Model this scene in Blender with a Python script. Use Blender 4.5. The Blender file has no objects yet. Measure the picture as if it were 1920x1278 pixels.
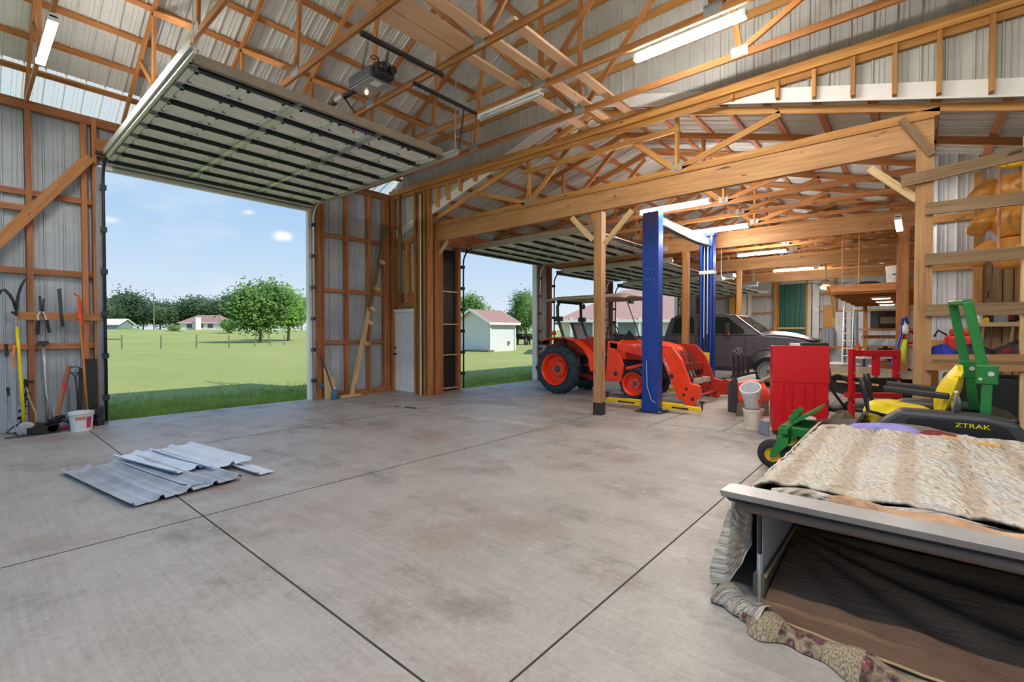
import bpy, math, random
from mathutils import Vector, Matrix
random.seed(7)
PI = math.pi
scene = bpy.context.scene
COL = scene.collection
V = Vector

# ---------------------------------------------------------------- camera
FPX, YAW, PIT, EYE = 884.2, math.radians(40.5), math.radians(1.007), 1.53
_c, _s = math.cos(YAW), math.sin(YAW)
CF = V((_c*math.cos(PIT), _s*math.cos(PIT), -math.sin(PIT))); CR = V((_s, -_c, 0)); CU = CR.cross(CF)
CO = V((0, 0, EYE))
def ray(x, y): return CF + CR*((x-960)/FPX) - CU*((y-639)/FPX)
def on(x, y, ax, v):
    d = ray(x, y); return CO + d*((v-CO[ax])/d[ax])
def G(x, y): return on(x, y, 2, 0.0)
def AX(x, y, v): return on(x, y, 0, v)
def AY(x, y, v): return on(x, y, 1, v)
def AZ(x, y, v): return on(x, y, 2, v)
def DP(x, y, d): return CO + ray(x, y)*d
cam = bpy.data.cameras.new('camera'); co = bpy.data.objects.new('camera', cam); COL.objects.link(co)
cam.sensor_width = 36; cam.lens = FPX/1920*36; cam.clip_end = 2000; cam.clip_start = .05
co.matrix_world = Matrix.Translation(CO) @ Matrix((CR, CU, -CF)).transposed().to_4x4()
scene.camera = co

# ---------------------------------------------------------------- materials
M = {}
def lin(c):
    if isinstance(c, str):
        c = [int(c[i:i+2], 16)/255 for i in (0, 2, 4)]
        return tuple(x/12.92 if x <= .04045 else ((x+.055)/1.055)**2.4 for x in c) + (1,)
    return tuple(c)[:3] + (1,)
def new_mat(name):
    m = bpy.data.materials.new(name); m.use_nodes = True
    nt = m.node_tree; nt.nodes.clear()
    o = nt.nodes.new('ShaderNodeOutputMaterial'); b = nt.nodes.new('ShaderNodeBsdfPrincipled')
    nt.links.new(b.outputs[0], o.inputs[0]); M[name] = m
    return m, nt, b
def N(nt, t, **k):
    n = nt.nodes.new('ShaderNode'+t)
    for a, v in k.items():
        if a.startswith('i_'): n.inputs[a[2:].replace('_', ' ')].default_value = v
        else: setattr(n, a, v)
    return n
def ramp(nt, fac, stops):
    r = N(nt, 'ValToRGB'); e = r.color_ramp.elements
    e[0].position, e[0].color = stops[0][0], lin(stops[0][1]); e[1].position, e[1].color = stops[-1][0], lin(stops[-1][1])
    for p, c in stops[1:-1]:
        q = e.new(p); q.color = lin(c)
    nt.links.new(fac, r.inputs[0]); return r.outputs[0]
def mixc(nt, fac, a, b, mode='MIX'):
    n = N(nt, 'Mix', data_type='RGBA', blend_type=mode)
    for s, v in ((n.inputs[0], fac), (n.inputs[6], a), (n.inputs[7], b)):
        if hasattr(v, 'is_linked'): nt.links.new(v, s)
        elif isinstance(v, (int, float)): s.default_value = v
        else: s.default_value = lin(v)
    return n.outputs[2]
def noise(nt, vec, scale, detail=3, rough=.55, sc=None):
    n = N(nt, 'TexNoise'); n.inputs['Scale'].default_value = scale; n.inputs['Detail'].default_value = detail; n.inputs['Roughness'].default_value = rough
    if sc:
        mp = N(nt, 'Mapping'); mp.inputs['Scale'].default_value = sc; nt.links.new(vec, mp.inputs[0]); vec = mp.outputs[0]
    nt.links.new(vec, n.inputs['Vector']); return n.outputs[0]
def pbr(name, col, rough=.5, metal=0, var=.12, scale=6, emit=0, bump=0, alpha=None, trans=0, coat=0):
    m, nt, b = new_mat(name); c = lin(col)
    tc = N(nt, 'TexCoord')
    if var:
        f = noise(nt, tc.outputs['Object'], scale, 4)
        nt.links.new(ramp(nt, f, [(.3, tuple(x*(1-var) for x in c)), (.7, tuple(min(1, x*(1+var)) for x in c))]), b.inputs['Base Color'])
    else: b.inputs['Base Color'].default_value = c
    b.inputs['Roughness'].default_value = rough; b.inputs['Metallic'].default_value = metal
    if coat: b.inputs['Coat Weight'].default_value = coat
    if emit: b.inputs['Emission Color'].default_value = c; b.inputs['Emission Strength'].default_value = emit
    if trans: b.inputs['Transmission Weight'].default_value = trans
    if bump:
        bp = N(nt, 'Bump'); bp.inputs['Strength'].default_value = bump; bp.inputs['Distance'].default_value = .02
        nt.links.new(noise(nt, tc.outputs['Object'], scale*6, 4), bp.inputs['Height']); nt.links.new(bp.outputs[0], b.inputs['Normal'])
    return m
def wood(name, base, dark, pale, var=.25):
    """lumber: UV runs u metres along the board, v across it; v is offset by 10 per board"""
    m, nt, b = new_mat(name); uv = N(nt, 'TexCoord').outputs['UV']
    g = noise(nt, uv, 1, 4, .6, (1.6, 34, 1)); g2 = noise(nt, uv, 1, 2, .5, (.9, 9, 1)); kn = noise(nt, uv, 1, 2, .5, (3.2, 11, 1))
    c = ramp(nt, g, [(.3, dark), (.5, base), (.74, pale)])
    c = mixc(nt, .45, c, ramp(nt, g2, [(.3, dark), (.55, base), (.75, pale)]))
    c = mixc(nt, ramp(nt, kn, [(.70, (0, 0, 0)), (.76, (1, 1, 1))]), c, tuple(x*.35 for x in lin(dark)[:3]))
    sx = N(nt, 'SeparateXYZ'); nt.links.new(uv, sx.inputs[0])
    d = N(nt, 'Math', operation='MULTIPLY'); d.inputs[1].default_value = .1; nt.links.new(sx.outputs[1], d.inputs[0])
    fl = N(nt, 'Math', operation='ROUND'); nt.links.new(d.outputs[0], fl.inputs[0])
    wn = N(nt, 'TexWhiteNoise', noise_dimensions='1D'); nt.links.new(fl.outputs[0], wn.inputs['W'])
    c = mixc(nt, 1, c, ramp(nt, wn.outputs[0], [(0, (1-var, 1-var*1.1, 1-var*1.2)), (1, (1+var*.5, 1+var*.45, 1+var*.4))]), 'MULTIPLY')
    nt.links.new(c, b.inputs['Base Color']); b.inputs['Roughness'].default_value = .65
    bp = N(nt, 'Bump'); bp.inputs['Strength'].default_value = .25; bp.inputs['Distance'].default_value = .004
    nt.links.new(g, bp.inputs['Height']); nt.links.new(bp.outputs[0], b.inputs['Normal'])
wood('lumber', 'BE8148', '8C5228', 'D69C62'); wood('lumber_red', 'B87648', '82492C', 'CE9062'); wood('lumber_gold', 'CB9350', 'A06A30', 'E0B070')
wood('lumber_beam', 'BC8C5C', '93673F', 'CFA274', .12); wood('lumber_pale', 'F0C6A0', 'E2B088', 'F6D8B8', .1); wood('lumber_old', '9A7C58', '6C5236', 'B79C76'); wood('lumber_cream', 'DDBE8C', 'B4905E', 'EAD3AA', .15)
wood('rough_pole', '87663F', '4C3722', 'A98654'); wood('plywood', 'D9A45C', 'C08A45', 'E6B876', .1)
for nm, c, r, k in (('white_paint', 'F0EFEC', .45, 0), ('white_panel', 'F3F1EF', .4, 0), ('door_white', 'E4E7EE', .35, 0), ('steel_grey', '8E9196', .4, .5), ('galvanised', 'B9BDBE', .35, .8), ('galv_light', 'D5D7D4', .35, .5), ('dark_steel', '3A3C40', .45, .5), ('black_plastic', '1D1E20', .45, 0), ('charcoal', '3B3E42', .5, 0), ('rubber', '22262A', .8, 0), ('track_dark', '3E434B', .4, .5),
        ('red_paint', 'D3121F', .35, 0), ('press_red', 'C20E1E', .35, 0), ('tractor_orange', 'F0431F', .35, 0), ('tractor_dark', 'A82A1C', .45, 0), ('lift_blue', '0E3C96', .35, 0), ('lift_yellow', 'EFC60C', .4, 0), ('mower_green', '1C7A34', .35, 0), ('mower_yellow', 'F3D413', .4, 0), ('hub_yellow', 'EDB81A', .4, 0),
        ('truck_grey', '66636A', .28, .3), ('truck_trim', '2B2C2F', .5, 0), ('chrome', 'D8DADC', .15, 1), ('gun_grey', '5B5F66', .5, .2), ('amber_plastic', 'DE9C4A', .4, 0), ('bucket_white', 'E6E8EA', .4, 0), ('bucket_cream', 'E2D8C0', .5, 0), ('tape_tan', 'CBA56B', .6, 0), ('label_red', 'D23A52', .5, 0), ('label_orange', 'E08A52', .5, 0), ('blue_cloth', '2C3FA8', .8, 0), ('lilac', '9C92D6', .8, 0), ('maroon', '7E2A34', .8, 0), ('safety_orange', 'F0561C', .5, 0), ('green_metal', '2F6B5C', .35, .2), ('fibreglass', 'A79A8A', .3, 0), ('cord_black', '18191B', .6, 0), ('tool_yellow', 'EDD21E', .45, 0), ('tyre_blue', '2E3F4C', .75, 0), ('lamp_off', 'E8EAEC', .4, 0), ('house_white', 'E3E4E2', .7, 0), ('shed_grey', 'DADCDC', .7, 0), ('roof_brown', 'A57F74', .8, 0), ('roof_pink', 'B58E83', .8, 0), ('cow_black', '1F1E1E', .8, 0), ('post_old', '7A7263', .85, 0), ('bark', '8F8374', .9, 0), ('lime', 'C8E03C', .6, 0), ('board_yellow', 'DCA958', .7, 0), ('blue_grey', '8C98A6', .5, .2), ('silver_paint', 'A9AEB6', .3, .4), ('gas_red', 'E2301E', .4, 0), ('bag_black', '2A2A2E', .7, 0), ('bar_grey', 'AEADAB', .35, .2), ('tube_brown', '705E55', .5, 0), ('plate_grey', '9DA1A1', .5, 0), ('copper', 'C98E63', .4, 0), ('joint_dark', '3A3733', .9, 0), ('drain', '55504A', .9, 0), ('tar', '2F2D30', .8, 0), ('blue_jug', '3C6E86', .4, 0)):
    pbr(nm, c, r, k, var=.03 if nm in ('white_panel', 'door_white', 'white_paint', 'galv_light', 'red_paint', 'press_red') else .12)
pbr('piping', 'E7DFD0', .8); pbr('quilt_peach', 'CFA683', .9, var=.25, scale=9, bump=.8); pbr('lettering_white', 'F6F2EE', .5, var=0); pbr('lettering_yellow', 'E9E21C', .5, var=0); pbr('lettering_gold', 'D9B98A', .5, var=0)
pbr('tube_lit', 'FFF8EE', .4, var=0, emit=175); pbr('tube_small', 'FFF8EE', .4, var=0, emit=45); pbr('bulb_warm', 'FFC98A', .4, var=0, emit=6)
def glass():
    m, nt, b = new_mat('window_glass'); b.inputs['Base Color'].default_value = (.28, .36, .33, 1); b.inputs['Roughness'].default_value = .03
    b.inputs['Transmission Weight'].default_value = .85; b.inputs['IOR'].default_value = 1.2
    m, nt, b = new_mat('clear_plastic'); b.inputs['Base Color'].default_value = (.9, .94, .97, 1); b.inputs['Roughness'].default_value = .05; b.inputs['Transmission Weight'].default_value = .9; b.inputs['IOR'].default_value = 1.2
glass()
def sheet_metal(name, c, d, rough=.42):
    m, nt, b = new_mat(name); tc = N(nt, 'TexCoord').outputs['Object']
    col = ramp(nt, noise(nt, tc, 1.6, 5, .6), [(.3, d), (.62, c)])
    sp = noise(nt, tc, 38, 2, .6)
    col = mixc(nt, ramp(nt, sp, [(.66, (0, 0, 0)), (.74, (.55, .55, .55))]), col, tuple(x*.45 for x in lin(d)[:3]))
    nt.links.new(col, b.inputs['Base Color']); b.inputs['Roughness'].default_value = rough; b.inputs['Metallic'].default_value = .0
sheet_metal('roof_metal', 'D6D7D5', 'C4C6C6'); sheet_metal('wall_metal', 'BCC3CB', 'A2A9B1'); sheet_metal('gable_metal', 'C6C7C3', 'B3B4B0'); sheet_metal('end_metal', 'D8DCE2', 'C4C8CE'); sheet_metal('loose_metal', 'BCC2CA', '8F9297', .35); sheet_metal('loose_white', 'E4EAF2', 'D0D8E2', .35)
def translucent():
    m, nt, b = new_mat('skylight_panel'); o = nt.nodes['Material Output']
    b.inputs['Base Color'].default_value = lin('FFF8E8'); t = N(nt, 'BsdfTranslucent'); t.inputs[0].default_value = lin('FFF9E6')
    mx = N(nt, 'MixShader'); mx.inputs[0].default_value = .8
    nt.links.new(b.outputs[0], mx.inputs[1]); nt.links.new(t.outputs[0], mx.inputs[2]); nt.links.new(mx.outputs[0], o.inputs[0])
translucent()
def concrete():
    m, nt, b = new_mat('concrete'); tc = N(nt, 'TexCoord').outputs['Object']
    big = noise(nt, tc, .55, 6, .62); med = noise(nt, tc, 2.6, 6, .65); fine = noise(nt, tc, 26, 4, .7)
    brush = noise(nt, tc, 1, 3, .7, (42, .9, 1)); sweep = noise(nt, tc, 1, 4, .6, (2.2, .55, 1))
    c = ramp(nt, big, [(.28, '8F8A84'), (.5, 'A9A49D'), (.72, 'BDB9B2')])
    c = mixc(nt, .5, c, ramp(nt, med, [(.3, '8A847E'), (.5, 'A8A39C'), (.72, 'C4C0BA')]))
    c = mixc(nt, .32, c, ramp(nt, brush, [(.32, '7E7973'), (.5, 'A8A39C'), (.7, 'C9C5BF')]))
    c = mixc(nt, .25, c, ramp(nt, sweep, [(.3, '8B857E'), (.7, 'C2BDB6')]))
    c = mixc(nt, .22, c, ramp(nt, fine, [(.3, '77726C'), (.7, 'C8C4BE')]))
    rp = noise(nt, tc, .8, 5, .7, (1, .75, 1)); rs = ramp(nt, rp, [(.50, (0, 0, 0)), (.66, (.55, .55, .55))])
    c = mixc(nt, rs, c, '8C7268')
    dk = noise(nt, tc, 1.25, 6, .72, (1, .6, 1)); c = mixc(nt, ramp(nt, dk, [(.53, (0, 0, 0)), (.72, (.75, .75, .75))]), c, '625D57')
    sp = noise(nt, tc, 9, 2, .5); c = mixc(nt, ramp(nt, sp, [(.72, (0, 0, 0)), (.78, (.6, .6, .6))]), c, 'D8D5D0')
    nt.links.new(c, b.inputs['Base Color'])
    nt.links.new(ramp(nt, med, [(.3, (.62, .62, .62)), (.7, (.42, .42, .42))]), b.inputs['Roughness'])
    bp = N(nt, 'Bump'); bp.inputs['Strength'].default_value = .35; bp.inputs['Distance'].default_value = .003
    nt.links.new(brush, bp.inputs['Height']); nt.links.new(bp.outputs[0], b.inputs['Normal'])
concrete()
def lawn():
    m, nt, b = new_mat('lawn'); tc = N(nt, 'TexCoord').outputs['Object']
    a = noise(nt, tc, .09, 6, .65); f = noise(nt, tc, 3.5, 5, .7); g = noise(nt, tc, 30, 3, .7)
    c = ramp(nt, a, [(.32, '8E9B4C'), (.5, 'A4AB58'), (.68, 'BDBC76')])
    c = mixc(nt, .4, c, ramp(nt, f, [(.3, '6F803A'), (.55, 'A4A85A'), (.75, 'C8C488')]))
    c = mixc(nt, .3, c, ramp(nt, g, [(.3, '6B7A38'), (.7, 'C4C47C')]))
    nt.links.new(c, b.inputs['Base Color']); b.inputs['Roughness'].default_value = .9
    bp = N(nt, 'Bump'); bp.inputs['Strength'].default_value = .5; bp.inputs['Distance'].default_value = .05
    nt.links.new(g, bp.inputs['Height']); nt.links.new(bp.outputs[0], b.inputs['Normal'])
lawn()
def leaf(name, a, c_, d):
    m, nt, b = new_mat(name); o = nt.nodes['Material Output']; tc = N(nt, 'TexCoord').outputs['Object']
    c = ramp(nt, noise(nt, tc, .9, 5, .7), [(.3, a), (.5, c_), (.72, d)])
    nt.links.new(c, b.inputs['Base Color']); b.inputs['Roughness'].default_value = .7
    t = N(nt, 'BsdfTranslucent'); nt.links.new(c, t.inputs[0]); mx = N(nt, 'MixShader'); mx.inputs[0].default_value = .3
    nt.links.new(b.outputs[0], mx.inputs[1]); nt.links.new(t.outputs[0], mx.inputs[2]); nt.links.new(mx.outputs[0], o.inputs[0])
leaf('leaf_dark', '33462F', '4A6440', '64804F'); leaf('leaf_mid', '4A6F33', '6C9245', '8FB05E'); leaf('leaf_bright', '5E8C33', '83AE4A', 'A5C76A'); leaf('grass_blade', '5F8030', '85A545', 'B0C36C')
def quilt_mat():
    m, nt, b = new_mat('quilt_cream'); uv = N(nt, 'TexCoord').outputs['UV']
    f = noise(nt, uv, 2.2, 4, .6); p = noise(nt, uv, 1, 3, .6, (46, 60, 1)); w = noise(nt, uv, 1, 4, .65, (7, 34, 1))
    c = ramp(nt, f, [(.32, 'ECE6DC'), (.5, 'E4D9C6'), (.62, 'DFDEDA'), (.75, 'D2BC9A')])
    c = mixc(nt, .35, c, ramp(nt, p, [(.38, '94774E'), (.5, 'DDD3C2'), (.7, 'EFEAE0')]))
    st = N(nt, 'TexWave', wave_type='BANDS', bands_direction='X'); st.inputs['Scale'].default_value = 1.15; st.inputs['Distortion'].default_value = 1.2; st.inputs['Detail Scale'].default_value = 3; nt.links.new(uv, st.inputs[0])
    c = mixc(nt, ramp(nt, st.outputs[0], [(.62, (0, 0, 0)), (.9, (.4, .4, .4))]), c, 'B08A5C')
    nt.links.new(c, b.inputs['Base Color']); b.inputs['Roughness'].default_value = .9
    wv = N(nt, 'TexWave', wave_type='BANDS', bands_direction='DIAGONAL'); wv.inputs['Scale'].default_value = 9; wv.inputs['Distortion'].default_value = 2; nt.links.new(uv, wv.inputs[0])
    ad = N(nt, 'Math', operation='ADD'); nt.links.new(w, ad.inputs[0])
    ml = N(nt, 'Math', operation='MULTIPLY'); ml.inputs[1].default_value = .35; nt.links.new(wv.outputs[0], ml.inputs[0]); nt.links.new(ml.outputs[0], ad.inputs[1])
    bp = N(nt, 'Bump'); bp.inputs['Strength'].default_value = 1; bp.inputs['Distance'].default_value = .045
    nt.links.new(ad.outputs[0], bp.inputs['Height']); nt.links.new(bp.outputs[0], b.inputs['Normal'])
    m, nt, b = new_mat('quilt_floral'); uv = N(nt, 'TexCoord').outputs['UV']
    vr = N(nt, 'TexVoronoi'); vr.inputs['Scale'].default_value = 9; nt.links.new(uv, vr.inputs['Vector'])
    f = noise(nt, uv, 26, 3, .7)
    c = ramp(nt, vr.outputs['Distance'], [(.1, '8E3444'), (.3, '5A2531'), (.42, '2E2A2C'), (.62, 'A08E72')])
    c = mixc(nt, .4, c, ramp(nt, f, [(.4, '2C2626'), (.55, '8C6A58'), (.68, 'CDBFA6')]))
    wv = N(nt, 'TexWave', wave_type='BANDS', bands_direction='X'); wv.inputs['Scale'].default_value = .42; nt.links.new(uv, wv.inputs[0])
    kn = ramp(nt, noise(nt, uv, 60, 1, .5), [(.4, '7D6E58'), (.6, 'AF9F84')]); c = mixc(nt, ramp(nt, wv.outputs[0], [(.62, (0, 0, 0)), (.66, (1, 1, 1))]), c, kn)
    nt.links.new(c, b.inputs['Base Color']); b.inputs['Roughness'].default_value = .9
    m, nt, b = new_mat('blanket_brown'); uv = N(nt, 'TexCoord').outputs['UV']
    f = noise(nt, uv, 3, 4, .6); sp = noise(nt, uv, 9, 2, .5); w = noise(nt, uv, 1, 4, .65, (3, 26, 1))
    c = ramp(nt, f, [(.3, '7A5E48'), (.6, '91715A'), (.8, 'A1836A')]); c = mixc(nt, ramp(nt, sp, [(.7, (0, 0, 0)), (.78, (.6, .6, .6))]), c, '35261F')
    nt.links.new(c, b.inputs['Base Color']); b.inputs['Roughness'].default_value = .95
    bp = N(nt, 'Bump'); bp.inputs['Strength'].default_value = .7; bp.inputs['Distance'].default_value = .02
    nt.links.new(w, bp.inputs['Height']); nt.links.new(bp.outputs[0], b.inputs['Normal'])
quilt_mat()

# ---------------------------------------------------------------- mesh builder
_bid = [0]
class MB:
    def __init__(s): s.v = []; s.f = []; s.uv = {}
    def add(s, vs, fs, uvs=None):
        b = len(s.v); s.v += [V(p) for p in vs]
        for i, f in enumerate(fs):
            if uvs: s.uv[len(s.f)] = uvs[i]
            s.f.append(tuple(b+k for k in f))
        return s
    def beam(s, p0, p1, w=.038, d=.089, up=(0, 0, 1), roll=0):
        """board from p0 to p1; w = thickness sideways, d = depth along up"""
        p0, p1 = V(p0), V(p1); a = p1-p0; L = a.length
        if L < 1e-6: return s
        a /= L; u = V(up)
        if abs(a.dot(u)) > .98: u = V((1, 0, 0)) if abs(a.x) < .9 else V((0, 1, 0))
        x = a.cross(u).normalized(); u = x.cross(a).normalized()
        if roll: q = Matrix.Rotation(roll, 3, a); x, u = q@x, q@u
        c = [(-w/2, -d/2), (w/2, -d/2), (w/2, d/2), (-w/2, d/2)]
        vs = [p0+x*i+u*j for i, j in c]+[p1+x*i+u*j for i, j in c]
        _bid[0] += 1; k = (_bid[0] % 97)*10.0; o = random.random()*3
        fs = [(3, 2, 1, 0), (4, 5, 6, 7)]; per = [0, w, w+d, w+d+w, 2*(w+d)]
        uvs = [[(o, k), (o+.02, k), (o+.02, k+.05), (o, k+.05)]]*2
        for i in range(4):
            j = (i+1) % 4; fs.append((i, j, 4+j, 4+i)); uvs.append([(o, k+per[i]), (o, k+per[i+1]), (o+L, k+per[i+1]), (o+L, k+per[i])])
        return s.add(vs, fs, uvs)
    def box(s, c, size, rz=0, R=None):
        c = V(c); x, y, z = [q/2 for q in size]; R = R or Matrix.Rotation(rz, 3, 'Z')
        vs = [c+R@V((i*x, j*y, k*z)) for k in (-1, 1) for i, j in ((-1, -1), (1, -1), (1, 1), (-1, 1))]
        return s.add(vs, [(3, 2, 1, 0), (4, 5, 6, 7), (0, 1, 5, 4), (1, 2, 6, 5), (2, 3, 7, 6), (3, 0, 4, 7)])
    def b2(s, lo, hi): return s.box([(a+b)/2 for a, b in zip(lo, hi)], [abs(b-a) for a, b in zip(lo, hi)])
    def cyl(s, p0, p1, r0, r1=None, n=12, caps=True):
        r1 = r0 if r1 is None else r1; p0, p1 = V(p0), V(p1); a = (p1-p0).normalized()
        t = V((0, 0, 1)) if abs(a.z) < .9 else V((1, 0, 0)); x = a.cross(t).normalized(); y = a.cross(x)
        vs = [p+(x*math.cos(2*PI*i/n)+y*math.sin(2*PI*i/n))*r for p, r in ((p0, r0), (p1, r1)) for i in range(n)]
        fs = [(i, i+n, (i+1) % n+n, (i+1) % n) for i in range(n)]
        if caps: fs += [tuple(range(n)), tuple(range(2*n-1, n-1, -1))]
        return s.add(vs, fs)
    def tube(s, pts, r, n=8):
        pts = [V(p) for p in pts]; rings = []; pr = None
        for i, p in enumerate(pts):
            a = (pts[min(i+1, len(pts)-1)]-pts[max(i-1, 0)]).normalized()
            if pr is None:
                t = V((0, 0, 1)) if abs(a.z) < .9 else V((1, 0, 0)); x = a.cross(t).normalized()
            else: x = (pr-a*pr.dot(a)).normalized()
            pr = x; y = a.cross(x); rr = r[i] if isinstance(r, (list, tuple)) else r
            rings.append([p+(x*math.cos(2*PI*k/n)+y*math.sin(2*PI*k/n))*rr for k in range(n)])
        vs = [q for g in rings for q in g]; fs = [tuple(range(n-1, -1, -1)), tuple(range(len(vs)-n, len(vs)))]
        for i in range(len(pts)-1): fs += [(i*n+k, i*n+(k+1) % n, (i+1)*n+(k+1) % n, (i+1)*n+k) for k in range(n)]
        return s.add(vs, fs)
    def lathe(s, o, axis, prof, n=24, sx=1, caps=True):
        """prof: (distance along the axis, radius)"""
        o, a = V(o), V(axis).normalized(); t = V((0, 0, 1)) if abs(a.z) < .9 else V((1, 0, 0)); x = a.cross(t).normalized(); y = a.cross(x)
        vs = [o+a*h+(x*math.cos(2*PI*i/n)*sx+y*math.sin(2*PI*i/n))*r for h, r in prof for i in range(n)]
        fs = [(j*n+i, (j+1)*n+i, (j+1)*n+(i+1) % n, j*n+(i+1) % n) for j in range(len(prof)-1) for i in range(n)]
        if caps and prof[0][1] > 1e-4: fs.append(tuple(range(n)))
        if caps and prof[-1][1] > 1e-4: fs.append(tuple(range(len(vs)-1, len(vs)-n-1, -1)))
        return s.add(vs, fs)
    def prism(s, poly, ext):
        """extrude a planar outline (3-D points) by the vector ext"""
        n = len(poly); e = V(ext); vs = [V(p) for p in poly]+[V(p)+e for p in poly]
        return s.add(vs, [tuple(range(n-1, -1, -1)), tuple(range(n, 2*n))]+[(i, (i+1) % n, n+(i+1) % n, n+i) for i in range(n)])
    def grid(s, fn, nu, nv, uvs=1.0):
        su, sv = uvs if isinstance(uvs, tuple) else (uvs, uvs)
        vs = [fn(i/nu, j/nv) for j in range(nv+1) for i in range(nu+1)]; w = nu+1
        fs, uv = [], []
        for j in range(nv):
            for i in range(nu):
                fs.append((j*w+i, j*w+i+1, (j+1)*w+i+1, (j+1)*w+i)); uv.append([(a/nu*su, b/nv*sv) for a, b in ((i, j), (i+1, j), (i+1, j+1), (i, j+1))])
        return s.add(vs, fs, uv)
    def sph(s, c, r, nu=16, nv=10, R=None):
        r = r if isinstance(r, (tuple, list)) else (r, r, r); c = V(c); R = R or Matrix.Identity(3)
        vs = [c+R@V((r[0]*math.sin(PI*j/nv)*math.cos(2*PI*i/nu), r[1]*math.sin(PI*j/nv)*math.sin(2*PI*i/nu), r[2]*math.cos(PI*j/nv))) for j in range(nv+1) for i in range(nu)]
        return s.add(vs, [(j*nu+i, (j+1)*nu+i, (j+1)*nu+(i+1) % nu, j*nu+(i+1) % nu) for j in range(nv) for i in range(nu)])
    def sheet(s, o, u, v, n, bot, top, x0, x1, per=.2286, h=.028):
        """ribbed metal sheet: ribs run along v, profile across u from x0 to x1; bot/top are numbers or functions of the distance along u"""
        o, u, v, n = V(o), V(u), V(v), V(n); fb = bot if callable(bot) else (lambda t: bot); ft = top if callable(top) else (lambda t: top)
        prof = [(0, 0), (.39, 0), (.41, .3), (.44, .3), (.46, 0), (.62, 0), (.64, .3), (.67, .3), (.69, 0), (.86, 0), (.90, 1), (.96, 1)]
        ts = []; k = math.floor(x0/per)
        while k*per < x1:
            ts += [((k+a)*per, b*h) for a, b in prof if x0 < (k+a)*per < x1]; k += 1
        ts = [(x0, 0)]+ts+[(x1, 0)]
        vs, fs = [], []
        for t, d in ts: vs += [o+u*t+v*fb(t)+n*d, o+u*t+v*ft(t)+n*d]
        for i in range(len(ts)-1): fs.append((2*i, 2*i+2, 2*i+3, 2*i+1))
        return s.add(vs, fs)
    def build(s, name, mat, parent=None, smooth=False, bevel=0, solid=0, sub=0, kind=None, label=None, cat=None, group=None):
        me = bpy.data.meshes.new(name); inv = XF[parent.name].inverted() if parent is not None else None
        me.from_pydata([inv@p for p in s.v] if inv is not None else s.v, [], s.f)
        if s.uv:
            ul = me.uv_layers.new(name='UVMap').data
            for i, p in enumerate(me.polygons):
                q = s.uv.get(i)
                if q:
                    for k, li in enumerate(p.loop_indices): ul[li].uv = q[k]
        me.materials.append(M[mat])
        if smooth: me.polygons.foreach_set('use_smooth', [True]*len(me.polygons))
        o = bpy.data.objects.new(name, me); COL.objects.link(o); XF[o.name] = XF[parent.name].copy() if parent is not None else Matrix.Identity(4)
        if parent is not None: o.parent = parent
        if bevel:
            b = o.modifiers.new('edge', 'BEVEL'); b.width = bevel; b.segments = 2; b.limit_method = 'ANGLE'; b.angle_limit = .6
        if solid:
            b = o.modifiers.new('thick', 'SOLIDIFY'); b.thickness = solid; b.offset = 0
        if sub:
            b = o.modifiers.new('sub', 'SUBSURF'); b.levels = b.render_levels = sub
        if smooth == 'auto' or bevel:
            pass
        tag(o, label, cat, group, kind); return o
XF = {}
def tag(o, label=None, cat=None, group=None, kind=None):
    for k, v in (('label', label), ('category', cat), ('group', group), ('kind', kind)):
        if v: o[k] = v
def thing(name, label, cat, loc=(0, 0, 0), rz=0, group=None, kind=None):
    o = bpy.data.objects.new(name, None); COL.objects.link(o); o.location = loc; o.rotation_euler = (0, 0, rz); o.empty_display_size = .1
    XF[o.name] = Matrix.Translation(V(loc)) @ Matrix.Rotation(rz, 4, 'Z'); tag(o, label, cat, group, kind); return o
def struct(name, mb, mat, **k): return mb.build(name, mat, kind='structure', **k)
def copy_tree(o, parent=None, loc=None, label=None):
    c = o.copy(); COL.objects.link(c); XF[c.name] = XF.get(o.name, Matrix.Identity(4))
    if parent is not None: c.parent = parent
    if loc is not None: c.location = loc
    if label: c['label'] = label
    for ch in list(o.children): copy_tree(ch, c)
    return c
def bm(): return MB()
ORD = 'first second third fourth fifth sixth seventh eighth ninth tenth eleventh twelfth thirteenth fourteenth fifteenth sixteenth seventeenth eighteenth'.split()
def lettering(text, size, origin, right, up, mat, parent, depth=.004, name='lettering', stretch=1):
    cu = bpy.data.curves.new(name, 'FONT'); cu.body = text; cu.size = size; cu.extrude = depth/2; cu.align_x = 'CENTER'; cu.align_y = 'CENTER'
    to = bpy.data.objects.new(name, cu); COL.objects.link(to)
    me = bpy.data.meshes.new_from_object(to.evaluated_get(bpy.context.evaluated_depsgraph_get())); bpy.data.objects.remove(to)
    r, u = V(right).normalized(), V(up).normalized(); n = r.cross(u); o = V(origin)
    mb = bm(); mb.add([o+r*(q.co.x*stretch)+u*q.co.y+n*q.co.z for q in me.vertices], [tuple(p.vertices) for p in me.polygons])
    return mb.build(name, mat, parent)
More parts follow.
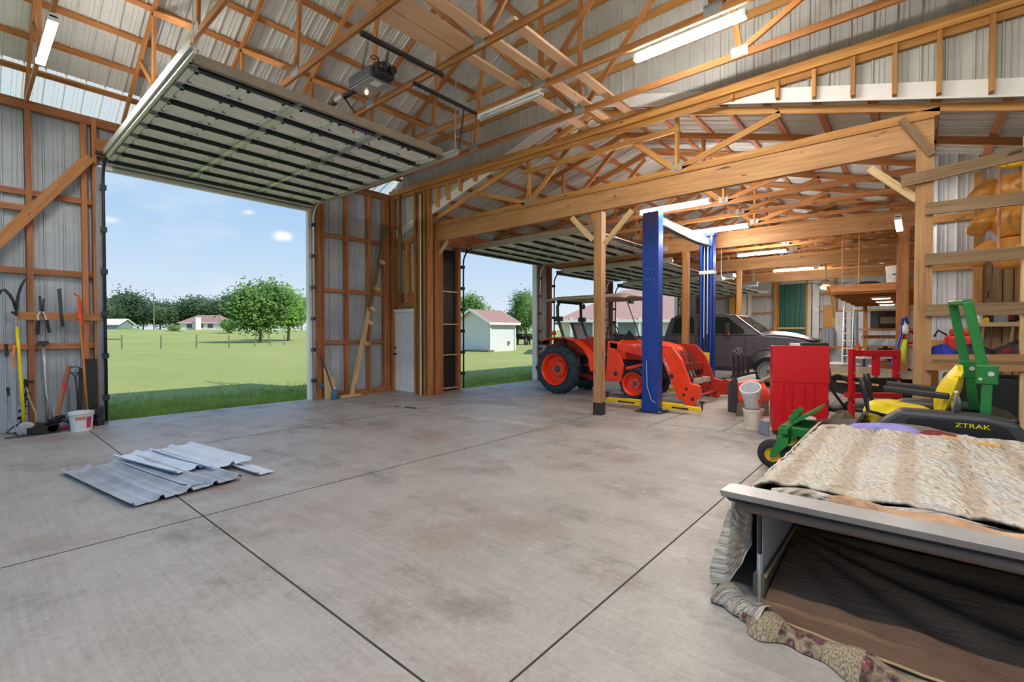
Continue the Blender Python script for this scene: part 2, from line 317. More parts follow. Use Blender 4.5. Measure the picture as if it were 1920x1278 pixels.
# ================================================================ floor and ground
f = bm(); f.b2((-3, -2.3, -.15), (27.25, 9.36, 0)); f.b2((-3, 9.36, -.15), (7.45, 10.62, 0))
floor = struct('floor', f, 'concrete')
j = bm()
for y, x0, x1 in ((4.5, -3, 27), (1.33, -3, 27), (7.5, 2.2, 7.4), (2.25, 7.6, 20), (3.3, 7.2, 9)): j.b2((x0, y-.006, -.001), (x1, y+.006, .0012))
for x, y0, y1 in ((1.3, -2, 10.3), (7.62, 0, 9.2), (12.5, 0, 9.2)): j.b2((x-.006, y0, -.001), (x+.006, y1, .0012))
j.build('joint', 'joint_dark', floor)
for (px, py), r in (((770, 764), .09), ((745, 762), .05)):
    p = G(px, py); b = bm(); b.lathe(p, (0, 0, 1), [(0, 0), (.001, r), (.002, r*.9), (.0025, 0)], 14, 2.2); b.build('wet_patch', 'drain', floor)

def rise(d):
    t = min(1, max(0, (d-85)/90)); return -.06+2.5*t*t*(3-2*t)
g = bm(); rad = [0, 6, 12, 20, 30, 45, 60, 75, 85, 95, 105, 115, 125, 135, 145, 160, 180, 220, 320, 500]
g.grid(lambda u, v: (lambda a, d: V((12+d*math.cos(a), 5+d*math.sin(a), rise(math.hypot(12+d*math.cos(a), 5+d*math.sin(a))) if d > 60 else -.06)))(u*2*PI, rad[round(v*19)]), 64, 19)
struct('ground', g, 'lawn', smooth=True)
gr = bm(); rnd = random.Random(3)
def blade(x, y, h):
    a = rnd.uniform(0, PI); dx, dy = math.cos(a)*.006, math.sin(a)*.006; lx, ly = rnd.gauss(0, .03), rnd.gauss(0, .03)
    gr.add([(x-dx, y-dy, -.06), (x+dx, y+dy, -.06), (x+lx, y+ly, -.06+h)], [(0, 1, 2)])
for i in range(15000):
    x = rnd.uniform(1.4, 8.4); y = 10.63+abs(rnd.gauss(0, 1.6)); blade(x, y, rnd.uniform(.05, .12)*(1 if y > 10.9 else 1.3))
for i in range(9000):
    x = rnd.uniform(8.6, 16.5); y = 9.38+abs(rnd.gauss(0, 1.5)); blade(x, y, rnd.uniform(.05, .12))
gr.v = [V((p.x, p.y+(.22 if p.x > 8.5 else .12), p.z)) for p in gr.v]; gr.build('lawn_grass', 'grass_blade', label='short green grass growing along the edge of the concrete slab', cat='grass', kind='stuff')

# ================================================================ tall bay: walls, roof
RY, RZ, SL = 4.15, 8.315, .5                                   # ridge and pitch of the tall roof (underside of top chords)
def hz(y): return RZ-SL*abs(y-RY)
LY, LZ, LS = 4.6, 5.55, .285                                    # the long lower roof
def lz(y): return LZ-LS*abs(y-LY)
W = bm()
W.sheet((0, 10.56, 0), (1, 0, 0), (0, 0, 1), (0, -1, 0), 0, 5.14, -2.95, 1.55)
W.sheet((0, 10.56, 0), (1, 0, 0), (0, 0, 1), (0, -1, 0), 4.36, 5.14, 1.55, 5.25)
W.sheet((0, 10.56, 0), (1, 0, 0), (0, 0, 1), (0, -1, 0), 0, 5.14, 5.25, 7.5)
wf = struct('wall_front', W, 'wall_metal')
def part(parent, name, mat, segs, w=.038, d=.14, up=(0, 1, 0), **k):
    for a, b_ in segs:
        m = bm(); m.beam(a, b_, w, d, up); m.build(name, mat, parent, **k)
st = lambda x, z0, z1, y=10.47: ((x, y, z0), (x, y, z1))
part(wf, 'stud', 'lumber_red', [st(.72, 0, 5.1), st(1.36, 0, 5.1), st(-.4, 0, 5.1), st(5.46, .04, 5.0), st(6.08, .04, 5.0), st(6.7, .04, 5.0), st(7.16, .04, 5.0), st(7.24, .04, 5.0)], .07, .12)
part(wf, 'door_post', 'lumber_red', [st(1.49, 0, 5.1), st(5.38, 0, 5.0)], .06, .14)
part(wf, 'girt', 'lumber_red', [((-2.9, 10.49, z), (1.5, 10.49, z)) for z in (3.70, 2.49, 1.32)]+[((5.3, 10.49, z), (7.3, 10.49, z)) for z in (3.82, 2.53, 1.31)]+[((-.6, 10.45, 3.45), (.78, 10.45, 3.45))], .05, .09, (0, 0, 1))
part(wf, 'plate', 'lumber_red', [((-2.9, 10.45, 5.03), (7.3, 10.45, 5.03)), ((5.3, 10.47, .05), (7.3, 10.47, .05))], .09, .14, (0, 0, 1))
part(wf, 'header', 'lumber', [((1.5, 10.43, 4.62), (5.35, 10.43, 4.62))], .08, .3, (0, 0, 1))
m = bm(); m.beam((.55, 10.38, 1.79), (1.53, 10.38, 1.79), .04, .12); m.build('tool_rail', 'lumber', wf)
m = bm(); m.beam((-1.43, 10.30, .18), (1.42, 10.30, 4.4), .045, .15, (0, 0, 1)); m.build('diagonal_brace', 'lumber', wf)
tr = bm(); tr.b2((1.5, 10.4, 0), (1.62, 10.6, 4.3)); struct('trim_1', tr, 'steel_grey')
tr = bm(); tr.b2((5.17, 10.5, 0), (5.24, 10.62, 4.34)); struct('trim_2', tr, 'white_paint')
tr = bm(); tr.b2((1.6, 10.52, 4.30), (5.2, 10.62, 4.36)); struct('trim_3', tr, 'white_paint')
# side wall with the white entry door (X = 7.42) and the tall gable over the lower roof
W = bm()
W.sheet((7.47, 0, 0), (0, 1, 0), (0, 0, 1), (-1, 0, 0), 0, 5.2, 10.42, 10.56)
W.sheet((7.47, 0, 0), (0, 1, 0), (0, 0, 1), (-1, 0, 0), 2.1, lambda t: lz(t)+.2, 9.05, 10.42)
W.sheet((7.47, 0, 0), (0, 1, 0), (0, 0, 1), (-1, 0, 0), 0, 4.2, 9.05, 9.42)
W.sheet((7.47, 0, 0), (0, 1, 0), (0, 0, 1), (-1, 0, 0), lambda t: lz(t)+.16, lambda t: hz(t)+.165, -2.2, 10.56)
ws = struct('wall_gable', W, 'gable_metal')
fl = bm()
for a, b_ in ((-2.2, LY), (LY, 10.56)):
    fl.prism([(7.44, a, lz(a)+.07), (7.44, b_, lz(b_)+.07), (7.44, b_, lz(b_)+.27), (7.44, a, lz(a)+.27)], (.02, 0, 0))
fl.build('flashing', 'white_panel', ws)
part(ws, 'stud', 'lumber', [((7.39, y, 0), (7.39, y, 5.05)) for y in (10.36, 10.46)]+[((7.39, 9.77, 2.3), (7.39, 9.77, 3.75)), ((7.39, 9.42, 0), (7.39, 9.42, 5.0)), ((7.39, 9.26, 0), (7.39, 9.26, 5.0)), ((7.39, 9.05, 0), (7.39, 9.05, 5.0)), ((7.39, 8.92, 0), (7.39, 8.92, 5.0))], .06, .14, (1, 0, 0))
part(ws, 'gable_stud', 'lumber_gold', [((7.40, y, lz(y)+.1), (7.40, y, 5.0)) for y in (8.62, 8.25, 7.84, 7.37, 6.9, 2.07, 1.48, 1.05, .63, .22, -.18, -.61, -1.02)], .045, .12, (1, 0, 0))
part(ws, 'gable_plate', 'lumber_gold', [((7.36, -2.1, 5.06), (7.36, 10.5, 5.14)), ((7.42, -2.1, 4.98), (7.42, 10.5, 5.06))], .05, .13, (0, 0, 1))
part(ws, 'roof_line_board', 'lumber', [((7.40, 10.45, 3.62), (7.40, 9.35, 3.95))], .04, .14, (0, 0, 1))
part(ws, 'door_header', 'lumber_red', [((7.37, 10.42, 2.36), (7.37, 9.42, 2.36))], .05, .34, (0, 0, 1))
part(ws, 'wall_girt', 'lumber_gold', [((7.44, -2.1, z), (7.44, 10.5, z)) for z in (6.1, 6.75, 7.4)], .04, .12, (0, 0, 1))
m = bm(); m.tube([(7.28, 9.97, 2.3), (7.285, 9.96, 3.6), (7.28, 9.95, 5.0)], [.055, .05, .045], 9); m.build('round_pole', 'rough_pole', ws, smooth=True)
m = bm(); m.beam((7.33, 9.2, 0), (7.33, 9.2, 4.9), .03, .02); m.build('white_batten', 'white_paint', ws)
# entry door
D = bm()
d1 = thing('door_1', None, None, (7.40, 9.93, 0), kind='structure')
p = bm(); p.b2((7.39, 9.48, .03), (7.43, 10.38, 2.06))
p.build('door_leaf', 'door_white', d1)
p = bm()
for y0, y1 in ((9.56, 9.89), (9.97, 10.30)):
    for z0, z1 in ((.2, .85), (1.0, 1.55), (1.68, 1.95)):
        p.b2((7.380, y0, z0), (7.392, y1, z1))
p.build('raised_panel', 'door_white', d1, bevel=.006)
p = bm(); p.b2((7.35, 10.38, 0), (7.45, 10.44, 2.12)); p.b2((7.35, 9.42, 0), (7.45, 9.48, 2.12)); p.b2((7.35, 9.42, 2.06), (7.45, 10.44, 2.13)); p.build('door_frame', 'white_paint', d1)
p = bm(); p.cyl((7.39, 10.30, .98), (7.33, 10.30, .98), .03); p.build('door_knob', 'black_plastic', d1)
p = bm(); p.cyl((7.39, 10.30, 1.14), (7.36, 10.30, 1.14), .03); p.build('deadbolt', 'black_plastic', d1)
# tall roof
R = bm(); cs = 1/math.hypot(1, SL)
R.sheet((0, RY, RZ+.17), (1, 0, 0), V((0, 1, -SL))*cs, V((0, SL, 1))*-cs, 0, 6.35/cs-.5, -.7, 7.5)
R.sheet((0, RY, RZ+.17), (1, 0, 0), V((0, -1, -SL))*cs, V((0, -SL, 1))*-cs, 0, 6.6/cs, -.7, 7.5)
ch = struct('ceiling', R, 'roof_metal')
R = bm(); R.sheet((0, RY, RZ+.17), (1, 0, 0), V((0, 1, -SL))*cs, V((0, SL, 1))*-cs, 6.35/cs-.5, 6.65/cs, -.7, 7.5); R.build('skylight_strip', 'skylight_panel', ch)
k = 0
for i in range(12):
    for sgn in (1, -1):
        y = 10.13-i*.5367 if sgn > 0 else 2*RY-(10.13-i*.5367)
        if sgn < 0 and y < -1.2: continue
        m = bm(); m.beam((-.7, y, hz(y)+.13), (7.45, y, hz(y)+.13), .089, .04, (0, sgn*SL, 1)); m.build('purlin', 'lumber', ch)
# unseen back and far walls that keep the sun out
W = bm(); W.sheet((0, -2.2, 0), (1, 0, 0), (0, 0, 1), (0, 1, 0), 0, 5.14, -3, 10)
struct('wall_back', W, 'wall_metal')

# trusses of the tall bay
def truss(label, x, group, mat='lumber'):
    t = thing('roof_truss', label, 'roof truss', (x, RY, 5.05), group=group)
    m = bm(); m.beam((x, -2.2, 5.095), (x, 10.5, 5.095), .038, .09); m.build('bottom_chord', mat, t)
    for s in (1, -1):
        m = bm(); m.beam((x, RY+s*6.4, hz(RY+6.4)+.045), (x, RY, RZ+.045), .038, .09, (0, s*SL, 1)); m.build('top_chord', mat, t)
    def web(a, za, b_, zb): m = bm(); m.beam((x, a, za), (x, b_, zb), .038, .075, (1, 0, 0), PI/2); m.build('web', mat, t)
    for s in (1, -1):
        y = lambda q: RY+s*q
        web(y(2.4), 5.14, y(4.3), hz(y(4.3))); web(y(2.4), 5.14, y(2.1), hz(y(2.1))); web(0+y(.08), 5.14, y(2.1), hz(y(2.1))); web(y(4.35), 5.14, y(4.3), hz(y(4.3))); web(y(4.35), 5.14, y(5.1), hz(y(5.1)))
    web(RY, 5.14, RY, RZ)
    for q in (-2.4, 0, 2.4):
        for sx in (-1, 1): 
            m = bm(); m.box((x+sx*.0215, RY+q, 5.13), (.003, .2, .13)); m.build('gusset_plate', 'plate_grey', t)
    return t
for i, x in enumerate((.71, 1.89, 3.07, 4.25, 5.5, 6.55)):
    truss('%s roof truss of the tall bay, counting from the end with yard tools' % ORD[i], x, 'tall bay roof trusses')
# pale lateral boards lying on the bottom chords
for i, (y, w, x0, x1, lab) in enumerate(((4.62, .24, 2.3, 4.25, 'wide pale board laid across truss chords behind the opener motor'), (4.36, .24, 2.4, 4.25, 'wide pale plank beside another over the opener motor'), (4.02, .14, 3.2, 7.3, 'pale board running across the roof trusses toward the gable wall'), (3.62, .14, 4.2, 7.3, 'pale board parallel to another on trusses above the long lit tube'), (4.5, .14, 4.3, 7.3, 'pale board on truss chords above the unlit tube fixture'))):
    m = bm(); m.beam((x0, y, 5.165), (x1, y, 5.165), w, .04); m.build('ceiling_board', 'lumber_pale', label=lab, cat='board', group='pale boards on the trusses')

# ================================================================ lower building
W = bm(); U, Z, Nn = (1, 0, 0), (0, 0, 1), (0, -1, 0)
DO = ((8.8, 12.16), (12.98, 16.45), (17.2, 20.5), (20.95, 24.1))
xs = [7.5]+[v for d in DO for v in d]+[27.25]
for i in range(0, len(xs), 2): W.sheet((0, 9.42, 0), U, Z, Nn, 0, 4.3, xs[i], xs[i+1])
for a, b_ in DO: W.sheet((0, 9.42, 0), U, Z, Nn, 3.72, 4.3, a, b_)
wl = struct('wall_front_low', W, 'wall_metal')
part(wl, 'stud', 'lumber_red', [((x, 9.33, 0), (x, 9.33, 4.1)) for x in (8.68, 12.28, 12.86, 16.58, 17.08, 20.6, 20.85, 24.22, 25.6)], .09, .14, (0, 1, 0))
part(wl, 'eave_beam', 'lumber_red', [((7.6, 9.3, 3.98), (27.1, 9.3, 3.98))], .09, .36, (0, 0, 1))
m = bm(); m.b2((7.76, 9.2, 0), (8.06, 9.25, 3.7)); m.build('wide_board', 'lumber_red', wl)
m = bm(); m.b2((8.06, 9.36, 0), (8.62, 9.39, 3.7)); m.build('black_panel', 'black_plastic', wl)
part(wl, 'cleat', 'lumber_cream', [((8.06, 9.3, z), (8.62, 9.3, z)) for z in (.08, .95, 1.75, 2.6)], .07, .03, (0, 0, 1))
for i, (a, b_) in enumerate(DO):
    for q, x in ((0, a-.06), (1, b_+.06)):
        t = bm(); t.b2((x-.07, 9.34, 0), (x+.07, 9.5, 3.76)); struct('trim_%d' % (10+2*i+q), t, 'white_paint')
W = bm(); W.sheet((27.25, 0, 0), (0, 1, 0), Z, (-1, 0, 0), 0, lambda t: lz(t)+.1, 0, 9.42)
we = struct('wall_end', W, 'end_metal')
part(we, 'girt', 'lumber_gold', [((27.18, 0, z), (27.18, 9.4, z)) for z in (.9, 1.7, 2.55, 3.4)], .05, .1, (0, 0, 1))
part(we, 'wall_post', 'lumber_gold', [((27.1, y, 0), (27.1, y, lz(y))) for y in (.3, 2.9, 5.3, 7.5, 9.2)], .14, .16, (1, 0, 0))
W = bm(); W.sheet((0, -.25, 0), U, Z, (0, 1, 0), 0, 4.1, 10, 27.25)
wr = struct('wall_right', W, 'end_metal')
part(wr, 'girt', 'lumber', [((10, -.17, z), (27.1, -.17, z)) for z in (.6, 1.3, 2.0, 2.7, 3.4)], .1, .05, (0, 1, 0))
R = bm(); c2 = 1/math.hypot(1, LS)
R.sheet((0, LY, LZ+.17), U, V((0, 1, -LS))*c2, V((0, -LS, -1))*c2, 0, 5.4/c2, 7.5, 27.4)
R.sheet((0, LY, LZ+.17), U, V((0, -1, -LS))*c2, V((0, LS, -1))*c2, 0, 7.0/c2, 7.5, 27.4)
cl = struct('ceiling_low', R, 'roof_metal')
for i in range(18):
    y = 9.6-i*.61
    m = bm(); m.beam((7.5, y, lz(y)+.14), (27.3, y, lz(y)+.14), .089, .04, (0, LS if y > LY else -LS, 1)); m.build('purlin', 'lumber_red', cl)
def low_truss(label, x, detail=1):
    t = thing('roof_truss', label, 'roof truss', (x, LY, 4.15), group='lower roof trusses'); mt = 'lumber_gold' if x < 8 else 'lumber'
    def bar(n, a, za, b_, zb, d=.089, off=0): m = bm(); m.beam((x+off, a, za), (x+off, b_, zb), .045, d, (0, 0, 1)); m.build(n, mt, t)
    bar('bottom_chord', -.2, 4.19, 9.45, 4.19)
    for s in (1, -1):
        e = 9.4 if s > 0 else -1.6
        m = bm(); m.beam((x, e, lz(e)+.05), (x, LY, LZ+.05), .045, .1, (0, s*LS, 1)); m.build('top_chord', mt, t)
    for k in (3.0, 6.1): bar('web', k, 4.2, k, lz(k), .089)
    bar('web', 3.0, 4.2, 4.5, LZ-.08); bar('web', 6.1, 4.2, 4.7, LZ-.08); bar('web', 3.0, 4.2, 1.5, lz(1.5)); bar('web', 6.1, 4.2, 7.6, lz(7.6))
    if detail:
        bar('collar', 6.2, 4.84, 2.95, 4.84, .089, -.045)
    for k in (3.0, 6.1):
        m = bm(); m.box((x-.026, k, 4.235), (.004, .18, .12)); m.build('gusset_plate', 'plate_grey', t)
low_truss('golden roof truss standing on the big beam between both bays', 7.68)
for i in range(15): low_truss('%s roof truss beyond the big beam, over the lower bay' % ORD[i] if i < 15 else '', 8.95+i*1.22, 0)

# main beams, posts
def main_beam(label, x, zb, y0=-.15, y1=9.28, hgt=.34):
    t = thing('support_beam', label, 'beam', (x, 4.6, zb), group='support beams')
    m = bm(); m.beam((x, y0, zb+hgt/2), (x, y1, zb+hgt/2), .09, hgt); m.build('beam_board', 'lumber_beam', t)
    m = bm(); m.beam((x, y0, zb+hgt+.02), (x, y1, zb+hgt+.02), .14, .04); m.build('cap_board', 'lumber_gold', t)
    m = bm(); m.beam((x+.1, y0, zb+.07), (x+.1, y1, zb+.07), .04, .09); m.build('ledger', 'lumber_gold', t)
    return t
b1 = main_beam('deep knotty timber beam across the top of the opening between both bays', 7.68, 3.77)
for (a, b_) in (((1072, 408), (1112, 450)), ((1185, 394), (1133, 458)), ((840, 452), (812, 492)), ((1630, 316), (1720, 374))):
    m = bm(); m.beam(AX(*a, 7.68), AX(*b_, 7.68), .04, .09); m.build('knee_brace', 'lumber_cream', b1)
m = bm(); m.beam(AX(1690, 224, 7.58), AX(1748, 290, 7.58), .02, .08); m.build('strap', 'lumber_old', b1)
main_beam('second deep beam spanning the lower bay behind the car lift', 12.5, 3.66)
main_beam('third deep beam of the lower bay, above the dark truck', 17.4, 3.66)
main_beam('last deep beam before the end wall with the green sheets', 22.3, 3.66)
def post(label, x, y, z, mat='lumber_beam', s=.15, foot=None):
    t = thing('support_post', label, 'post', (x, y, 0), group='support posts')
    m = bm(); m.beam((x, y, 0), (x, y, z), s, s, (1, 0, 0)); m.build('timber', mat, t)
    if foot: m = bm(); m.b2((x-s/2-.004, y-s/2-.004, 0), (x+s/2+.004, y+s/2+.004, foot)); m.build('tarred_foot', 'tar', t)
    return t
post('timber post with black tarred foot standing beside the blue lift column', 7.76, 4.48, 3.765, 'lumber_beam', .16, .23)
post('timber post in the corner beside the white entry door', 7.62, 8.98, 3.765, 'lumber_red', .16)
post('thick timber post carrying the wooden shelf boards behind the yellow seat', 7.7, -.07, 3.765, 'lumber_beam', .17)
post('timber post between the two blue lift columns, before the truck', 12.5, 4.62, 3.66, 'lumber_gold', .15)
for a, b_ in ((5.2, 3.66), (4.0, 3.66)):
    pass
post('reddish post behind the shelf post, with an orange hose hung on it', 12.5, .2, 3.66, 'lumber', .2)
post('golden post halfway down the lower bay behind the truck', 17.4, 4.6, 3.66, 'lumber_gold', .14)
# ================================================================ overhead garage doors, rolled up under the roof
def overhead_door(label, x0, x1, yf, yb, z, rows, colm, panel='white_panel', strut=True, hang=None, top=None):
    t = thing('garage_door', label, 'garage door', ((x0+x1)/2, yf, z))
    h = (yf-yb)/rows; cw = (x1-x0)/colm
    for r in range(rows):
        y1 = yf-r*h; m = bm(); m.b2((x0, y1-h+.012, z), (x1, y1, z+.045)); s = m.build('door_section', panel, t)
        m = bm()
        for c in range(colm):
            for q in range(2):
                a = x0+c*cw+.09+q*(cw-.1)/2; b_ = a+(cw-.1)/2-.1
                lo, hi = y1-h+.13, y1-.12
                # recessed frame lines around a raised panel, cut as thin mouldings
                for (xa, xb, ya, yb_) in ((a, b_, lo, lo+.03), (a, b_, hi-.03, hi), (a, a+.03, lo, hi), (b_-.03, b_, lo, hi)):
                    m.prism([(xa, ya, z), (xb, ya, z), (xb, yb_, z), (xa, yb_, z)], (0, 0, -.022))
        m.build('panel_moulding', panel, s)
        m = bm(); m.b2((x0, y1-h-.008, z-.006), (x1, y1-h+.016, z+.01)); m.build('section_joint', 'dark_steel', s)  # dark strip: the shadow line between sections is put into its colour
        if strut:
            m = bm()
            m.b2((x0+.02, y1-h+.02, z-.05), (x1-.02, y1-h+.044, z-.043)); m.b2((x0+.02, y1-h+.02, z-.05), (x1-.02, y1-h+.026, z)); m.build('strut', 'track_dark', s)  # door strut, coloured dark to carry its shadow line too
    for c in range(colm+1):
        x = min(max(x0+c*cw, x0+.04), x1-.04); m = bm(); m.b2((x-.035, yb, z-.022), (x+.035, yf-.02, z-.002)); st_ = m.build('stile', 'galv_light' if 0 < c < colm else 'white_paint', t)
        m = bm()
        for r in range(rows):
            y = yf-(r+1)*h
            m.b2((x-.03, y-.05, z-.034), (x+.03, y+.05, z-.022)); m.cyl((x-.05, y+.02, z-.04), (x+.05, y+.02, z-.04), .012, n=6)
        m.build('hinge', 'steel_grey', st_)
    m = bm(); m.b2((x0, yf, z-.06), (x1, yf+.05, z+.05)); m.build('bottom_rail', 'track_dark', t)
    m = bm(); m.b2((x0, yf+.02, z-.085), (x1, yf+.045, z-.06)); m.build('weather_seal', 'galv_light', t)
    for s, x in ((-1, x0-.05), (1, x1+.05)):
        # horizontal angle and track, quarter bend, vertical track down the jamb
        m = bm(); m.b2((x-.015, yb-.35, z-.05), (x+.015, yf-.25, z+.005)); m.b2((x-.045, yb-.35, z+.0), (x+.045, yf-.3, z+.008)); m.b2((x+s*.04, yb-.35, z-.01), (x+s*.046, yf-.25, z+.09)); tk = m.build('horizontal_track', 'galv_light', t)
        m = bm(); m.tube([(x, yf-.26+.36*math.sin(a*PI/16), z-.36+.36*math.cos(a*PI/16)) for a in range(9)]+[(x, yf+.1, .05)], .022, 6); m.build('vertical_track', 'track_dark' if s < 0 else 'galv_light', tk, smooth=True)
        m = bm()
        for q in range(6): m.b2((x-.04, yf+.08, .4+q*(z-.9)/5), (x+.04, yf+.18, .48+q*(z-.9)/5))
        m.build('track_bracket', 'track_dark', tk)
        if hang and (s in hang):
            m = bm(); m.beam((x, yb-.3, z), (x, yb-.32, top), .035, .003, (1, 0, 0)); m.build('hanger', 'galvanised', t)
    return t
od = overhead_door('tall white sectional garage door rolled overhead, struts and hinges showing below', 1.64, 5.16, 10.24, 5.95, 4.42, 8, 3, hang=(-1, 1), top=5.6)
m = bm(); m.beam((1.66, 5.90, 4.46), (5.14, 5.90, 4.46), .06, .11); m.build('top_seal', 'bark', od)
m = bm(); m.cyl((1.5, 10.35, 4.52), (5.3, 10.35, 4.52), .03); m.build('torsion_bar', 'track_dark', od)
overhead_door('cream sectional garage door overhead behind the post and above the red tractor', 8.82, 12.14, 9.1, 5.35, 3.74, 7, 3, 'white_panel')
overhead_door('rolled up cream garage door over the bay between tractor and blue lift', 13.0, 16.4, 9.1, 5.5, 3.55, 7, 3)
overhead_door('rolled up cream garage door beyond the blue lift, above the truck cab', 17.25, 20.45, 9.1, 5.5, 3.45, 7, 3)
overhead_door('farthest rolled up garage door, nearest the end wall', 21.0, 24.0, 9.1, 5.5, 3.4, 7, 3)
# opener of the tall door
t = thing('door_opener', 'dark garage door opener motor with rail and red pull cord hanging from trusses', 'door opener', (3.6, 5.6, 4.82))
R_ = Matrix.Rotation(0, 3, 'Z')
m = bm(); m.b2((3.42, 5.30, 4.80), (3.76, 5.80, 4.94)); m.build('motor_housing', 'gun_grey', t, bevel=.02)
m = bm(); m.b2((3.44, 5.32, 4.785), (3.74, 5.78, 4.80)); m.build('light_lens', 'silver_paint', t)
m = bm(); m.sph((3.62, 5.68, 4.775), .022); m.build('bulb', 'bulb_warm', t, smooth=True)
m = bm(); m.b2((3.47, 5.18, 4.81), (3.71, 5.31, 4.96)); m.cyl((3.53, 5.2, 4.9), (3.53, 5.12, 4.9), .05); m.cyl((3.66, 5.2, 4.9), (3.66, 5.12, 4.9), .05); m.build('rear_panel', 'black_plastic', t)
m = bm(); m.b2((3.52, 5.34, 4.782), (3.64, 5.46, 4.786)); m.build('data_label', 'white_paint', t)
m = bm(); m.beam((3.58, 5.75, 4.87), (3.52, 8.1, 4.80), .05, .05); m.build('rail', 'black_plastic', t)
m = bm(); m.beam((3.56, 6.15, 4.84), (3.55, 6.32, 4.84), .09, .06); m.build('trolley', 'galv_light', t)
m = bm(); m.beam((3.56, 6.15, 4.84), (3.52, 5.80, 4.50), .03, .008); m.build('arm', 'dark_steel', t)
m = bm(); m.tube([(3.6, 5.98, 4.82), (3.6, 5.98, 4.36)], .004, 5); m.cyl((3.6, 5.98, 4.36), (3.6, 5.98, 4.31), .014); m.build('pull_cord', 'label_red', t)
m = bm(); m.beam(AZ(677, 62, 5.03), AZ(830, 140, 5.03), .045, .045); m.build('mounting_angle', 'dark_steel', t)
for p, q in (((3.44, 5.5, 4.94), AZ(690, 78, 5.03)), ((3.72, 5.4, 4.94), AZ(728, 92, 5.03))):
    m = bm(); m.beam(p, q, .035, .004); m.build('hanger', 'galvanised', t)
m = bm()
for c in (V((3.5, 5.3, 5.06)), V((3.66, 5.26, 5.02))): m.tube([c+V((.05*math.cos(a*.7), .05*math.sin(a*.7), -.02*a/9)) for a in range(10)], .006, 5)
m.build('wire_loop', 'cord_black', t, smooth=True)
m = bm(); m.beam(AZ(775, 155, 5.03), AZ(893, 213, 5.03), .04, .04); m.beam(AZ(870, 205, 5.0), V((5.2, 5.55, 4.45)), .03, .004)
m.build('track_hanger', 'dark_steel', label='dark perforated steel angle hanging the overhead door track beside the unlit tube', cat='bracket')

# ================================================================ tube lamps
def tube_lamp(label, p0, p1, lit=True, cord=0, mat='tube_lit'):
    p0, p1 = V(p0), V(p1); c = (p0+p1)/2; a = (p1-p0).normalized(); sd = a.cross(V((0, 0, 1))).normalized()
    t = thing('tube_lamp', label, 'tube lamp', c, group='fluorescent tube lamps')
    m = bm(); m.beam(p0, p1, .065, .045); m.build('housing', 'lamp_off', t)
    for s in (-1, 1):
        o = sd*s*.026-V((0, 0, .058)); m = bm(); m.cyl(p0+o+a*.03, p1+o-a*.03, .016, n=8); m.build('tube', mat if lit else 'lamp_off', t, smooth=True)
    for p in (p0, p1): m = bm(); m.beam(p-V((0, 0, .035)), p-V((0, 0, .035))+a*(.03 if p is p0 else -.03), .09, .06); m.build('end_cap', 'white_paint', t)
    for p in (p0.lerp(p1, .2), p0.lerp(p1, .8)): m = bm(); m.beam(p+V((0, 0, .02)), p+V((0, 0, .05)), .05, .03, (1, 0, 0)); m.build('hanger_clip', 'galvanised', t)
    if cord:
        m = bm(); m.tube([p0+V((0, 0, .02)), p0+V((0, 0, cord))], .004, 4); m.tube([p1+V((0, 0, .02)), p1+V((0, 0, cord))], .004, 4); m.build('hang_chain', 'dark_steel', t)
    return t
tube_lamp('lit tube lamp on the truss chord above the diagonal brace and yard tools', (.71, 8.5, 5.0), (.71, 7.2, 5.0))
tube_lamp('long lit tube lamp on a truss chord close to the gable wall', (5.56, 2.72, 5.0), (5.56, 1.42, 5.0))
tube_lamp('unlit white tube lamp on a truss chord beside the garage door track', (5.46, 5.35, 5.0), (5.46, 4.1, 5.0), False)
for lab, x, lit in (('lit tube lamp hung just behind the big beam over the blue lift', 8.75, 1), ('lit tube lamp before the second deep beam, beside the lift cross bar', 11.3, 1), ('lit tube lamp hung on thin cords beyond the second beam', 15.45, 1), ('unlit pale tube lamp hung beyond the second beam', 17.75, 0), ('lit tube lamp before the end wall, with a thin rod beside it', 20.2, 1), ('lit tube lamp closest to the green metal sheets', 22.9, 1)):
    tube_lamp(lab, (x, 4.15, 3.92 if x < 22 else 3.88), (x, 2.8, 3.92 if x < 22 else 3.88), lit, .3 if x > 12 else 0)
for i, (x, y, lab) in enumerate(((.71, 2.6, 'added unseen fill lamp on the first truss, behind the lit one over the yard tools'), (3.07, .9, 'added unseen fill lamp on the third truss near the middle of the tall bay'), (.71, -.4, 'added unseen fill lamp on the first truss near the back wall'))): tube_lamp(lab, (x, y, 5.0), (x, y-1.3, 5.0))  # extra lamps out of view, added to brighten the interior
tube_lamp('short lit tube lamp seen end on beside the shelf post', (9.5, .22, 3.35), (10.6, .22, 3.35), mat='tube_small')
